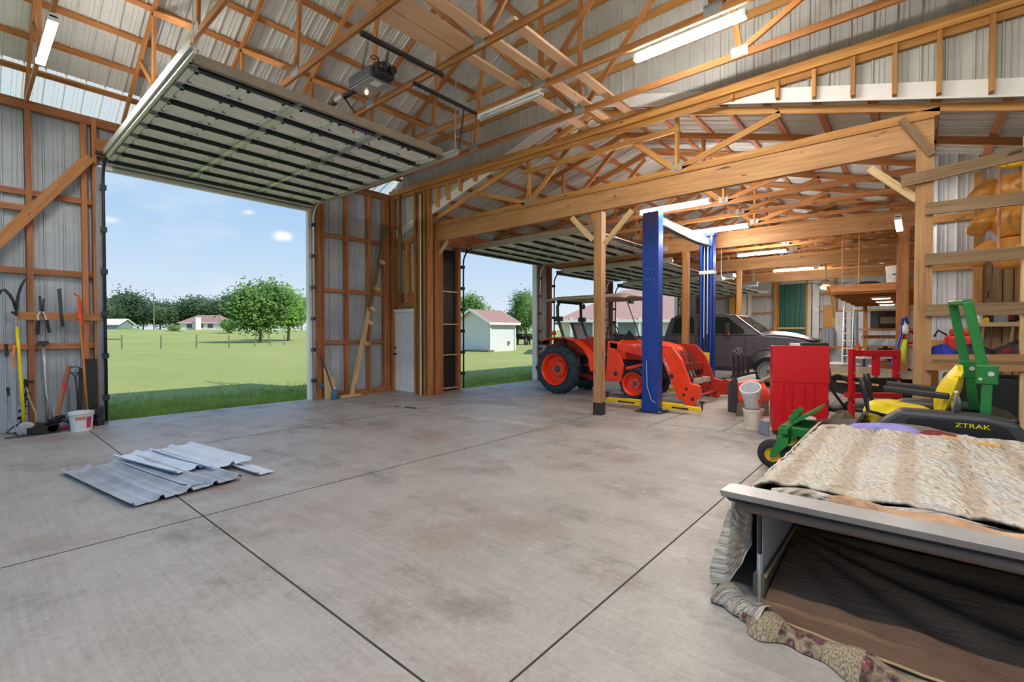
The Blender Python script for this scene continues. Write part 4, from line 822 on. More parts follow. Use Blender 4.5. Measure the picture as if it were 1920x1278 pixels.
m.b2((X0-.012, 3.74, .50), (X0+.004, 6.12, .512)); m.build('door_seam', 'truck_trim', bd)
m = bm(); m.b2((X0-.03, 6.0, 1.24), (X0, 5.78, 1.28)); m.b2((X0-.03, 5.02, 1.24), (X0, 4.8, 1.28)); m.build('door_handle', 'truck_trim', bd)
m = bm(); m.b2((X0-.03, 3.8, .40), (X0+.1, 6.4, .52)); m.build('rocker_step', 'truck_trim', t)
m = bm(); m.b2((X0-.24, 4.13, 1.43), (X0-.06, 4.25, 1.80)); mi = m.build('mirror', 'truck_trim', t, bevel=.03)
m = bm(); m.b2((X0-.25, 4.14, 1.45), (X0-.2, 4.12, 1.55)); m.build('turn_signal', 'safety_orange', mi)
m = bm(); m.b2((X0-.06, 4.1, 1.5), (X0+.05, 4.18, 1.56)); m.build('mirror_arm', 'truck_trim', mi)
m = bm(); m.lathe((X0-.004, 3.92, 1.0), (-1, 0, 0), [(0, .085), (.006, .085), (.006, .062), (.0, .062)], 20); m.box((X0-.006, 3.92, 1.0), (.006, .05, .05), R=Matrix.Rotation(PI/4, 3, 'X')); m.b2((X0-.006, 4.0, .994), (X0, 4.12, 1.006)); m.build('door_badge', 'galv_light', bd)
wheel(t, X0+.02, .28, 3.15, .43, .42, .25, 1, -1, 'silver_paint', 'rubber', 'chrome', False); wheel(t, X1-.02, .28, 3.15, .43, .42, .25, 1, 1, 'silver_paint', 'rubber', 'chrome', False)
wheel(t, X0+.02, .28, 7.05, .43, .42, .25, 1, -1, 'silver_paint', 'rubber', 'chrome', False); wheel(t, X1-.02, .28, 7.05, .43, .42, .25, 1, 1, 'silver_paint', 'rubber', 'chrome', False)
m = bm(); m.b2((X0-.02, 1.85, .55), (X1+.02, 2.05, .85)); m.build('bumper', 'chrome', t, bevel=.03)
m = bm(); m.b2((X0+.4, 1.95, .88), (X1-.4, 2.02, 1.25)); m.build('grille', 'truck_trim', t)
m = bm(); m.b2((X0+.02, 1.96, .95), (X0+.38, 2.1, 1.25)); m.b2((X1-.38, 1.96, .95), (X1-.02, 2.1, 1.25)); m.build('headlamp', 'clear_plastic', t)
# ================================================================ yard tools along the front wall
TY = 10.25
def P(x, y, Y=TY): return AY(x, y, Y)
def simple(name, label, cat, parts, group=None, loc=None):
    """parts: (part name, material, builder function); one part = one mesh thing"""
    t = thing(name, label, cat, loc or (0, 0, 0), group=group)
    for n, mt, fn in parts:
        m = bm(); fn(m); m.build(n, mt, t, smooth=n in ('shaft', 'cable', 'loop', 'hook', 'head_curve'))
    return t
def base(px, Y=TY): p = P(px, 790, Y); return (p.x, p.y, 0)
simple('pole_pruner', 'yellow pole pruner with black curved saw hook leaning on the wall', 'pole pruner', [
    ('shaft', 'tool_yellow', lambda m: m.tube([(.56, 10.3, 1.62), (.585, 10.2, .9), (.61, 10.1, .02)], .022, 8)),
    ('collar', 'fibreglass', lambda m: m.cyl((.555, 10.3, 1.62), (.552, 10.305, 1.78), .02)),
    ('saw_blade', 'black_plastic', lambda m: m.prism([(.535, 10.3, 1.76), (.575, 10.3, 1.78), (.585, 10.3, 1.95), (.60, 10.3, 2.10), (.635, 10.3, 2.25), (.685, 10.3, 2.38), (.63, 10.3, 2.32), (.585, 10.3, 2.2), (.555, 10.3, 2.05)], (0, .012, 0))),
    ('hook', 'black_plastic', lambda m: (m.tube([(.55, 10.3, 1.88), (.53, 10.3, 2.0), (.49, 10.3, 2.10), (.44, 10.3, 2.17), (.40, 10.3, 2.15), (.39, 10.3, 2.10)], [.016, .018, .02, .02, .016, .012], 7), m.cyl((.505, 10.29, 1.84), (.545, 10.29, 1.82), .02))),
    ('rope', 'label_orange', lambda m: m.tube([(.53, 10.22, 1.35), (.50, 10.2, 1.1), (.53, 10.2, 1.0)], .018, 6))], loc=base(40))
simple('loppers', 'long handled loppers with dark grips hung on the tool rail', 'loppers', [
    ('blade', 'dark_steel', lambda m: (m.prism([(.80, 10.34, 2.1), (.83, 10.34, 2.1), (.845, 10.34, 1.86), (.81, 10.34, 1.84)], (0, .01, 0)), m.prism([(.85, 10.34, 2.08), (.87, 10.34, 2.05), (.86, 10.34, 1.86), (.83, 10.34, 1.86)], (0, .01, 0)))),
    ('arm', 'galv_light', lambda m: (m.tube([(.82, 10.33, 1.86), (.79, 10.33, 1.80), (.79, 10.33, 1.7)], .013, 6), m.tube([(.84, 10.33, 1.86), (.87, 10.33, 1.80), (.885, 10.33, 1.72)], .013, 6))),
    ('handle', 'black_plastic', lambda m: m.cyl((.79, 10.33, 1.72), (.785, 10.33, 1.50), .02)), ('handle', 'black_plastic', lambda m: m.cyl((.885, 10.33, 1.73), (.915, 10.33, 1.53), .02))], loc=(.84, 10.33, 1.8))
simple('machete', 'dark machete blade hung upright on the wooden tool rail', 'machete', [
    ('blade', 'charcoal', lambda m: m.prism([(1.01, 10.34, 2.22), (1.06, 10.34, 2.24), (1.075, 10.34, 1.8), (1.035, 10.34, 1.8)], (0, .005, 0))),
    ('handle', 'black_plastic', lambda m: m.prism([(1.035, 10.335, 1.8), (1.075, 10.335, 1.8), (1.09, 10.335, 1.63), (1.05, 10.335, 1.62)], (0, .025, 0)))], loc=(1.05, 10.34, 1.9))
simple('bow_rake', 'tall wooden handled rake with orange head, upside down by the door jamb', 'rake', [
    ('shaft', 'lumber', lambda m: m.beam((1.27, 10.28, 1.72), (1.33, 10.15, .02), .045, .03)),
    ('head', 'safety_orange', lambda m: (m.tube([(1.20, 10.3, 2.16), (1.26, 10.3, 2.12), (1.275, 10.3, 1.95), (1.255, 10.3, 1.78)], [.014, .016, .026, .026], 8), m.cyl((1.26, 10.3, 1.86), (1.29, 10.3, 1.66), .028)))], loc=base(158))
simple('grass_trimmer', 'dark long handled grass whip with wide loop head on floor at wall end', 'weeder', [
    ('handle', 'black_plastic', lambda m: m.cyl((.44, 10.25, 1.36), (.45, 10.22, 1.18), .02)), ('grip', 'black_plastic', lambda m: m.cyl((.45, 10.2, .72), (.455, 10.18, .6), .018)),
    ('shaft', 'steel_grey', lambda m: m.tube([(.445, 10.22, 1.2), (.45, 10.2, .65), (.46, 10.15, .25), (.5, 10.05, .16), (.56, 9.98, .03)], .011, 6)),
    ('head', 'dark_steel', lambda m: (m.tube([(.42, 10.0, .08), (.55, 9.98, .03), (.62, 9.95, .02)], .012, 6), m.tube([(.40, 9.96, .01), (.66, 9.93, .01)], .012, 6), m.tube([(.5, 10.05, .16), (.42, 10.0, .08)], .01, 6)))], loc=base(15))
simple('edger', 'pale string trimmer with curved shaft leaning beside the earth auger', 'trimmer', [
    ('shaft', 'fibreglass', lambda m: m.tube([(.64, 10.3, .74), (.68, 10.25, .5), (.74, 10.2, .3), (.73, 10.1, .1)], .013, 8)),
    ('handle', 'black_plastic', lambda m: (m.cyl((.64, 10.3, .82), (.645, 10.3, .68), .02), m.b2((.64, 10.28, .76), (.73, 10.32, .8)))),
    ('guard', 'steel_grey', lambda m: m.lathe((.62, 10.0, .1), (0, -1, .2), [(0, .11), (.02, .11), (.03, .06), (.03, .0)], 16))], loc=base(55))
def auger(m):
    n = 40
    a = V((.655, 10.3, .62)); b_ = V((.56, 10.12, .02)); d = (b_-a); x = V((1, 0, 0)); y = d.normalized().cross(x)
    for i in range(n):
        for (k, r) in ((i, .055), ):
            p, q = a+d*(i/n), a+d*((i+1)/n); c0, c1 = i*.9, (i+1)*.9
            e0 = x*math.cos(c0)+y*math.sin(c0); e1 = x*math.cos(c1)+y*math.sin(c1)
            m.add([p, p+e0*.065, q+e1*.065, q], [(0, 1, 2, 3)])
simple('earth_auger', 'dark spiral earth auger leaning on wall behind the yellow pole', 'auger', [('spiral', 'black_plastic', auger), ('shaft', 'dark_steel', lambda m: m.tube([(.66, 10.31, .75), (.56, 10.12, .02)], .015, 8))], loc=base(48))
simple('pipe_handle', 'thin grey steel pipe tool standing below the loppers', 'pipe tool', [
    ('shaft', 'galvanised', lambda m: (m.tube([(.83, 10.3, 1.38), (.86, 10.22, .6), (.93, 10.08, .05)], .014, 8), m.tube([(.85, 10.3, 1.38), (.87, 10.22, .5), (.86, 10.15, .1)], .011, 8))),
    ('head', 'dark_steel', lambda m: m.b2((.78, 10.26, 1.34), (.9, 10.34, 1.40)))], loc=base(90))
simple('sledge_hammer', 'wooden handled sledge hammer with red label, head down on floor', 'sledge hammer', [
    ('handle', 'lumber_red', lambda m: m.beam((1.13, 10.3, 1.0), (.96, 10.1, .24), .05, .035)),
    ('handle_label', 'label_red', lambda m: m.beam((1.075, 10.228, .74), (1.045, 10.193, .6), .052, .037)),
    ('head', 'dark_steel', lambda m: m.beam((.89, 10.03, .16), (1.03, 10.16, .2), .09, .09))], loc=base(105))
simple('hoe', 'stirrup hoe with open wire loop head upright behind the white bucket', 'hoe', [
    ('shaft', 'dark_steel', lambda m: m.tube([(1.2, 10.3, .84), (1.215, 10.25, .55), (1.23, 10.2, .05)], .011, 6)),
    ('loop', 'dark_steel', lambda m: m.tube([(1.2+.075*math.cos(a*PI/8), 10.3, .93+.05*math.sin(a*PI/8)) for a in range(17)]+[(1.275, 10.3, .93)], .008, 6)),
    ('fork', 'dark_steel', lambda m: (m.tube([(1.14, 10.3, .9), (1.2, 10.3, .82)], .008, 6), m.tube([(1.26, 10.3, .9), (1.2, 10.3, .82)], .008, 6)))], loc=base(143))
m = bm(); m.beam((1.40, 10.30, 0), (1.40, 10.36, 1.1), .16, .02, (0, 1, 0)); m.build('rubber_panel', 'black_plastic', label='narrow black panel leaning on the wall behind the rake handle', cat='panel')
m = bm(); m.beam((1.25, 10.3, .02), (1.28, 10.38, .95), .05, .05, (0, 1, 0)); m.build('steel_tube', 'dark_steel', label='dark square tube leaning between the hoe and the black panel', cat='tube')
simple('floor_jack', 'low black hydraulic jack and chain heap on the floor below the tools', 'jack', [
    ('jack_body', 'black_plastic', lambda m: (m.b2((.62, 9.95, .0), (.98, 10.2, .12)), m.cyl((.75, 9.9, .1), (.75, 10.2, .1), .07), m.cyl((.9, 9.95, .08), (.9, 10.2, .08), .06))),
    ('lever', 'dark_steel', lambda m: m.tube([(.8, 10.1, .14), (1.02, 10.1, .18), (1.12, 10.06, .12)], .025, 8)),
    ('pipe', 'maroon', lambda m: m.cyl((.95, 10.02, .05), (1.18, 10.05, .07), .035))], loc=(.8, 10.05, 0))
def bucket(name, label, c, r0, r1, h, mat, extra=None, axis=(0, 0, 1), loc=None, group=None):
    t = thing(name, label, 'bucket', loc or c, group=group); c = V(c); a = V(axis).normalized()
    m = bm(); m.lathe(c, a, [(0, 0), (0, r0), (h*.82, r0+(r1-r0)*.85), (h*.82, r1+.006), (h*.86, r1+.006), (h*.86, r1-.002), (h*.91, r1+.008), (h*.95, r1+.008), (h, r1+.006), (h, r1-.008), (.01, r0-.008), (.01, 0)], 28)
    b = m.build('shell', mat, t, smooth=False)
    for n, mt, fn in (extra or []): m = bm(); fn(m); m.build(n, mt, t)
    return t
def wrap(m, c, r, z0, z1, a0, a1, slope=0):
    n = 10; c = V(c)
    m.add([c+V((math.cos(a0+(a1-a0)*i/n)*(r+slope*z), math.sin(a0+(a1-a0)*i/n)*(r+slope*z), z)) for z in (z0, z1) for i in range(n+1)], [(i, i+1, n+2+i, n+1+i) for i in range(n)])
c = (1.22, 9.92, 0)
bucket('plastic_bucket', 'white plastic bucket with red label on floor by the tall door jamb', c, .125, .15, .30, 'bucket_white', [('label', 'label_red', lambda m: (wrap(m, c, .1275, .05, .22, -1.25, -.75, .08))), ('label_text', 'label_orange', lambda m: wrap(m, c, .1275, .18, .225, -2.2, -1.3, .08)), ('handle', 'galvanised', lambda m: m.tube([V(c)+V((.155*math.cos(a), .155*math.sin(a), .27+.03*math.cos(a*1))) for a in [PI+.15*k for k in range(21)]], .003, 5))])
m = bm(); m.lathe((1.48, 10.25, 0), (0, 0, 1), [(0, 0), (0, .07), (.1, .07), (.12, .05), (.3, .05), (.32, .03), (.32, 0)], 14); m.b2((1.41, 10.2, .18), (1.53, 10.3, .3)); m.build('water_pump', 'dark_steel', label='small dark pump standing in the corner under the door jamb', cat='pump')
# propped things by the corner
t = thing('climbing_pole', 'pale pole with wooden cleats leaning in the corner beside the entry door', 'pole', (6.05, 10.3, 0))
a, b_ = V((6.05, 10.2, .03)), V((7.1, 10.28, 4.25)); m = bm(); m.beam(a, a.lerp(b_, .5), .1, .05, (0, 1, 0)); m.build('lower_board', 'lumber_cream', t)
m = bm(); m.beam(a.lerp(b_, .48), b_, .085, .05, (0, 1, 0)); m.build('upper_board', 'rough_pole', t)
for f_ in (.3, .42, .5, .62, .78):
    p = a.lerp(b_, f_); m = bm(); m.beam(p+V((0, -.04, 0)), p+V((.13, -.05, -.05)), .05, .09, (0, 0, 1)); m.build('cleat', 'lumber_cream', t)
m = bm(); m.prism([(5.42, 10.26, .0), (5.66, 10.24, 0), (5.68, 10.3, .42), (5.62, 10.31, .52), (5.58, 10.32, .50), (5.58, 10.33, .66), (5.44, 10.33, .72)], (0, .03, 0)); m.build('scrap_board', 'lumber_cream', label='pale cut board leaning on the wall behind the dark jug', cat='board')
t = thing('jug', 'dark teal jug with white cap on the floor below the leaning board', 'jug', (5.6, 10.16, 0))
m = bm(); m.lathe((5.6, 10.16, 0), (0, 0, 1), [(0, 0), (0, .075), (.01, .08), (.16, .08), (.2, .05), (.22, .025), (.23, .025)], 18); m.build('body', 'blue_jug', t, smooth=True)
m = bm(); m.cyl((5.6, 10.16, .23), (5.6, 10.16, .27), .03); m.build('cap', 'white_paint', t)
m = bm(); m.tube([(5.62, 10.17, .02), (5.5, 10.3, .6), (5.36, 10.36, 1.0)], .014, 6); m.build('prod_rod', 'tyre_blue', label='thin dark green rod leaning beside the pale cut board', cat='rod')
m = bm(); m.beam((5.75, 10.2, .03), (6.3, 10.24, .03), .09, .05); m.build('scrap_lumber', 'lumber_cream', label='short pale offcut lying on the floor along the wall', cat='board')
m = bm(); m.tube([(6.68, 10.38, 2.0), (6.69, 10.38, 1.3), (6.7, 10.37, .1)], .018, 7); m.build('conduit', 'fibreglass', label='pale conduit pipe running down the stud by the corner', cat='pipe')
m = bm(); m.lathe((5.4, 10.36, .28), (0, 0, 1), [(0, 0), (0, .05), (.06, .05), (.08, 0)], 12); m.b2((5.36, 10.3, .3), (5.46, 10.42, .36)); m.build('air_fitting', 'blue_jug', label='small blue fitting on the jamb beside the leaning board', cat='fitting')

# ================================================================ loose metal sheets on the floor
def loose(label, p0, p1, w, z0, z1, mat, per=.2286, bend=.006, flip=1):
    p0, p1 = V((p0[0], p0[1], 0)), V((p1[0], p1[1], 0)); u = (p1-p0).normalized(); v = V((-u.y, u.x, 0)); L = (p1-p0).length; m = bm()
    prof = []; k = 0
    while k*per < w:
        prof += [(k*per+a, b_) for a, b_ in ((0, .034), (.022, .034), (.036, 0), (.105, 0), (.112, .006), (.122, .006), (.129, 0), (.18, 0), (.185, .006), (.195, .006), (.2, 0)) if k*per+a < w]; k += 1
    n = 8; vs = [p0+u*(L*j/n)+v*t+V((0, 0, z0+(z1-z0)*t/w+h+bend*(abs(j/n-.5)*2)**2)) for j in range(n+1) for t, h in prof]; q = len(prof)
    m.add(vs, [(j*q+i, j*q+i+1, (j+1)*q+i+1, (j+1)*q+i) for j in range(n) for i in range(q-1)])
    return m.build('metal_sheet', mat, solid=.0015, label=label, cat='metal sheet', group='loose roofing sheets on the floor')
loose('longest ribbed grey sheet at the outer edge of the floor pile', (.94, 5.15), (.68, 7.0), -.0001+.62, .012, .03, 'loose_metal') if 0 else None
loose('broad ribbed grey sheet with warped front edge, lowest of the floor pile', (.68, 7.0), (.94, 5.15), .98, .012, .03, 'loose_metal')
loose('second ribbed grey sheet overlapped by the whiter pieces', (1.16, 6.8), (1.38, 5.33), .52, .032, .022, 'loose_metal')
loose('short white ribbed sheet on top of the grey sheets, foremost white piece', (1.15, 7.2), (1.43, 5.86), .42, .05, .055, 'loose_white')
loose('wide white ribbed sheet topmost in the pile toward the big post', (1.5, 7.2), (1.72, 5.72), .46, .058, .06, 'loose_white')
loose('small white offcut sticking out from under the white sheets', (1.95, 5.95), (2.02, 5.28), .2, .012, .012, 'loose_white')
# ================================================================ lean-to beyond the shelf post
W = bm(); W.sheet((10.0, 0, 0), (0, 1, 0), (0, 0, 1), (-1, 0, 0), 0, 4.3, -2.2, .0, .2286)
wn_ = struct('wall_lean_to', W, 'end_metal')
for z in (1.35, 1.85, 2.55, 3.3):
    m = bm(); m.beam((9.93, -2.2, z), (9.93, -.02, z), .05, .12); m.build('girt', 'lumber_gold', wn_)
m = bm()
for y in (-.70, -1.16): 
    m = bm(); m.beam((9.84, y, 0), (9.84, y, 3.9), .1, .1, (1, 0, 0)); m.build('wall_post', 'lumber_gold', wn_)
for k in range(5):
    m = bm(); m.beam((9.87, -.80-.11*k, .5), (9.87, -.80-.11*k, 2.62), .095, .02, (1, 0, 0)); m.build('plank', 'lumber_old', wn_)
t = thing('wall_shelf', 'small wooden shelf fixed on the planks in the lean-to', 'shelf', (9.7, -.9, 1.64)); m = bm(); m.b2((9.55, -1.15, 1.62), (9.85, -.66, 1.68)); m.build('shelf_board', 'lumber_cream', t)
for y in (-.75, -1.05): m = bm(); m.beam((9.62, y, 1.62), (9.83, y, 1.35), .03, .04); m.build('bracket', 'lumber_cream', t)
rnd = random.Random(5)
for i, (px, w_, h, mt, lab) in enumerate(((1836, .09, .2, 'bucket_white', 'white bottle with yellow lid on the small plank shelf'), (1848, .1, .07, 'tool_yellow', 'yellow tape measure on the plank shelf beside the white bottle'), (1860, .09, .2, 'black_plastic', 'dark spray can on the plank shelf'), (1874, .14, .2, 'silver_paint', 'silver grey box of parts on the plank shelf'), (1890, .13, .12, 'maroon', 'dark maroon power tool on the plank shelf'), (1902, .1, .1, 'black_plastic', 'black tool at the far end of the plank shelf'))):
    y = AX(px, 605, 9.68).y; m = bm()
    if i in (0, 2): 
        t = thing('shelf_bottle' if i == 0 else 'spray_can', lab, 'bottle' if i == 0 else 'can', (9.68, y, 1.68)); m.lathe((9.68, y, 1.68), (0, 0, 1), [(0, 0), (0, w_*.45), (h*.7, w_*.45), (h*.78, w_*.3)], 12); m.build('body', mt, t)
        m = bm(); m.lathe((9.68, y, 1.68+h*.76), (0, 0, 1), [(0, w_*.42 if i == 0 else w_*.25), (h*.3, w_*.42 if i == 0 else w_*.2), (h*.3, 0)], 12); m.build('lid', 'tool_yellow' if i == 0 else 'galv_light', t)
    elif i in (4, 5):
        m.tube([(9.6, y-.04, 1.74), (9.7, y+.02, 1.75), (9.74, y+.04, 1.71)], .035, 8); m.b2((9.66, y-.02, 1.68), (9.72, y+.04, 1.74)); m.build('power_tool', mt, label=lab, cat='tool')
    elif i == 1: m.lathe((9.66, y, 1.715), (-1, 0, 0), [(0, 0), (0, .035), (.05, .035), (.05, 0)], 14); m.b2((9.61, y-.035, 1.68), (9.66, y+.035, 1.70)); m.build('tape_measure', mt, label=lab, cat='tape measure')
    else: m.box((9.68, y, 1.68+h/2), (.14, w_, h), .2); m.box((9.66, y, 1.68+h), (.15, w_*1.05, .02), .2); m.build('parts_box', mt, label=lab, cat='box')
# shelf rack boards nailed to the post
for (a, b_, lab, mt) in (((1690, 341), (1935, 284), 'weathered board crossing high in front of the shelf post', 'lumber_old'), ((1735, 392), (1935, 369), 'rack board fixed above the middle amber plastic piece', 'lumber_old'), ((1735, 487), (1935, 472), 'rack board fixed below the stack of amber plastic', 'lumber_old'), ((1735, 582), (1935, 577), 'rack board at the height of the folded green roll bar', 'lumber_old'), ((1735, 679), (1935, 680), 'thick lowest rack board carrying the red can and bags', 'lumber_beam')):
    p, q = AX(*a, 7.58), AX(*b_, 7.58); m = bm(); m.beam(p, q, .04, .14 if 'lowest' not in lab else .19); m.build('rack_board', mt, label=lab, cat='board', group='boards of the wooden rack')
post('pale upright carrying the outer ends of the wooden rack boards', 7.66, -.945, 3.7, 'lumber_cream', .11)
t = thing('rack_platform', 'plank platform of the wooden rack holding the red can and black bag', 'shelf', (8.0, -.6, 1.2))
for k in range(5): m = bm(); m.beam((7.63+.17*k, -1.6, 1.2), (7.63+.17*k, -.16, 1.2), .15, .03); m.build('plank', 'lumber_old', t)
for y in (-.2, -1.5): m = bm(); m.beam((8.36, y, 0), (8.36, y, 1.18), .09, .09, (1, 0, 0)); m.build('leg', 'lumber', t)
for x in (7.75,): m = bm(); m.beam((x, -1.5, 0), (x, -1.5, 1.18), .09, .09, (1, 0, 0)); m.build('leg', 'lumber', t)
# amber moulded pieces
pole = bm(); pole.cyl((7.92, -.735, 2.35), (7.92, -.735, 3.42), .014); pole.lathe((7.92, -.735, 2.78), (0, 0, 1), [(0, .014), (.01, .022), (.03, .022), (.04, .014)], 10); pole.build('copper_rod', 'copper', label='thin copper coloured rod upright before the amber plastic stack', cat='rod')
for i, (zc, lab) in enumerate(((3.25, 'top amber plastic moulding with round boss, high on the wooden rack'), (2.88, 'middle amber plastic moulding of the stack on the wooden rack'), (2.5, 'lowest amber plastic moulding, behind the third rack board'))):
    t = thing('plastic_moulding', lab, 'plastic piece', (8.2, -.86, zc-.2), group='amber plastic stack')
    m = bm(); m.lathe((8.2, -.89, zc-.2), (0, 0, 1), [(0, 0), (0, .13), (.03, .155), (.1, .2), (.2, .215), (.28, .19), (.35, .14), (.37, .1), (.37, 0)], 24); b = m.build('body', 'amber_plastic', t, smooth=True)
    m = bm(); m.sph((8.02, -.93, zc+.02), (.07, .085, .07), 14, 10); m.build('boss', 'amber_plastic', t, smooth=True)
    m = bm(); m.tube([(8.2, -.74, zc+.1), (8.2, -.62, zc), (8.2, -.54, zc-.1), (8.2, -.52, zc-.14)], [.1, .11, .10, .04], 14); m.build('side_arm', 'amber_plastic', t, smooth=True)
m = bm(); m.sph((8.1, -.88, 3.52), (.05, .12, .05), 10, 8); m.tube([(8.05, -.8, 3.5), (8.05, -.72, 3.52)], .03, 8); m.build('yellow_clamp', 'hub_yellow', label='small yellow item on top of the amber plastic stack', cat='clamp')
# things on the rack platform
t = thing('fuel_can', 'red and orange fuel can on the lowest rack board', 'fuel can', (8.0, -.42, 1.22))
m = bm(); m.b2((7.86, -.60, 1.22), (8.12, -.28, 1.50)); m.build('body', 'gas_red', t, bevel=.04); m = bm(); m.b2((7.88, -.58, 1.50), (8.1, -.32, 1.58)); m.build('top', 'safety_orange', t, bevel=.03)
m = bm(); m.tube([(7.9, -.3, 1.5), (7.88, -.22, 1.56), (7.88, -.18, 1.48)], .012, 6); m.build('spout', 'black_plastic', t)
def lump(name, label, cat, c, r, mat, seed, n=5):
    rnd = random.Random(seed); m = bm()
    def fn(u, v):
        a, b_ = u*2*PI, v*PI/2; k = 1+.16*math.sin(3*a+seed)+.12*math.sin(5*a+7*v+seed)+.07*math.sin(11*a+9*v)
        return V((c[0]+r[0]*k*math.cos(a)*math.cos(b_), c[1]+r[1]*k*math.sin(a)*math.cos(b_), c[2]+r[2]*(math.sin(b_)*(1+.1*math.sin(4*a)))))
    m.grid(fn, 36, 10); return m.build(name, mat, smooth=True, label=label, cat=cat)
lump('cloth_bundle', 'blue cloth bundle on the lowest rack board beside the thick post', 'cloth', (7.8, -.26, 1.22), (.12, .13, .16), 'blue_cloth', 1)
lump('duffel_bag', 'black bag bulging over the lowest rack board behind the folded roll bar', 'bag', (7.85, -.55, 1.22), (.16, .17, .17), 'bag_black', 2)
lump('hose_pile', 'black and red heap of hoses at the far end of the lowest rack board', 'hose', (7.85, -.9, 1.22), (.16, .2, .2), 'bag_black', 4)
m = bm(); m.box((7.78, -.86, 1.3), (.1, .18, .1), .5); m.build('red_pouch', 'maroon', label='dark red pouch lying on the black heap of hoses', cat='pouch')
m = bm(); m.lathe((7.75, -.98, 1.4), (-.3, -.2, .6), [(0, 0), (0, .03), (.06, .05), (.1, .05), (.1, .0)], 12); m.tube([(7.75, -.98, 1.4), (7.77, -1.0, 1.3)], .015, 6); m.build('work_light', 'steel_grey', label='grey clamp light on top of the black hoses', cat='work light')
# black storage bin behind the mower
t = thing('storage_rack', 'black slatted plastic rack behind the mower roll bar', 'rack', (7.9, -.8, 0)); m = bm(); m.b2((7.7, -1.3, 0), (8.3, -.28, 1.02)); m.build('bin', 'black_plastic', t, bevel=.03)
for k in range(4): m = bm(); m.beam((7.685, -.4-.25*k, .1), (7.685, -.4-.25*k, .95), .03, .02, (1, 0, 0)); m.build('rib', 'charcoal', t)

# ================================================================ covered box under the quilt
t = thing('truck_topper', 'low covered frame with grey front bar and brown tube, quilt thrown over it', 'cover frame', (3.6, -.2, 0))
m = bm(); m.prism([(2.77, .83, .645), (2.92, .81, .655), (2.92, .81, .62), (2.80, .83, .60)], (0, -2.9, 0)); m.build('front_bar', 'bar_grey', t, bevel=.006)
m = bm(); m.prism([(2.775, .825, .638), (2.80, .80, .60), (2.86, .80, .565), (2.9, .8, .60)], (0, -2.9, 0)); m.build('bar_lip', 'truck_trim', t)
m = bm(); m.cyl((2.86, .76, .555), (2.86, -2.1, .555), .032, n=14); m.build('brown_tube', 'tube_brown', t, smooth=True)
m = bm(); m.cyl((2.93, .655, .28), (2.93, .655, .56), .013); m.build('upper_prop', 'truck_trim', t)
m = bm(); m.cyl((2.93, .655, 0), (2.93, .655, .28), .009); m.build('lower_prop', 'galv_light', t)
m = bm(); m.b2((3.02, .66, .13), (5.6, .69, .56)); m.build('side_panel', 'white_panel', t)
m = bm(); m.b2((2.98, .64, 0), (5.6, .70, .13)); m.build('side_rail', 'post_old', t)
m = bm(); m.b2((2.98, .63, .125), (5.6, .64, .14)); m.build('rail_edge', 'lettering_gold', t)
m = bm(); m.b2((5.5, -2.1, 0), (5.6, .7, .56)); m.build('end_panel', 'white_panel', t)
m = bm(); m.b2((2.95, -2.1, .55), (5.6, .7, .58)); m.build('top_panel', 'truck_trim', t)
m = bm(); m.tube([(2.99, .35, .605), (2.99, -.35, .61), (2.98, -2.0, .61)], .012, 6); m.tube([(3.02, .1, .60), (3.0, -.9, .61)], .01, 6); m.build('cable', 'cord_black', t)
m = bm(); m.tube([(3.04, -.2, .63), (3.0, -.48, .64)], .016, 8); m.cyl((3.0, -.48, .64), (2.99, -.53, .64), .024); m.build('gas_strut', 'black_plastic', t)
m = bm(); m.sph((3.55, .6, .5), .03, 10, 8); m.build('end_ball', 'chrome', t, smooth=True)
# the quilt
from mathutils import noise as _nz
NZ = _nz.noise
def h2(a, b_): return math.sin(a*5.1+b_*2.3)*.5+math.sin(a*11.7-b_*6.1+1.3)*.3+math.sin(a*2.2+b_*13+.7)*.35
q = thing('quilt', 'worn cream patchwork quilt spread over the low covered frame', 'quilt', (4.3, -.3, .6))
def qtop(u, v):
    y = .74-2.7*u; x = 3.06+.10*math.sin(u*7)+.03*math.sin(u*23)+(2.72-.1*math.sin(u*5))*v
    z = .625+.012*h2(x, y*1.3)+.10*math.exp(-(((x-3.95)/.28)**2+((y+.02)/.22)**2))*(1 if x < 4.05 else math.exp(-((x-4.05)/.1)**2))
    z += .05*math.exp(-(((x-3.85)/.2)**2+((y+.45)/.3)**2))
    e = min(1, (.74-y)/.12); z -= .06*(1-e)**2
    z += .024*NZ(V((y*4, x*20, 0)))+.018*NZ(V((y*11+3, x*38, 5)))+.010*NZ(V((y*30, x*34, 9)))
    if v < .04: z += .022
    f_ = max(0, (x-5.55)/.23); z -= .10*f_**2
    return V((x, y, z))
m = bm(); m.grid(qtop, 170, 230, 2.6); m.build('quilt_top', 'quilt_cream', q, smooth=True, solid=.018)
def qroll(u, v):
    y = .62-2.6*u; x = 3.05+.10*math.sin(u*7)+.03*math.sin(u*23); a = v*PI*1.15-.1
    return V((x-.035*math.sin(a)-.01, y, .60+.032*math.cos(a)+.012*math.sin(u*31)))
m = bm(); m.grid(qroll, 70, 8, (2.6, .15)); m.build('front_roll', 'quilt_cream', q, smooth=True)
def qfold(u, v):
    y = .34-2.4*u; w_ = .05+.13*min(1, u*3); x = 3.02-w_*v*1.0+.02*math.sin(u*19); return V((x, y, .604+.05*(1-v)-.02*v+.012*math.sin(u*40+v*3)))
m = bm(); m.grid(qfold, 60, 8, (2.6, .2)); m.build('under_fold', 'quilt_peach', q, smooth=True, solid=.01)
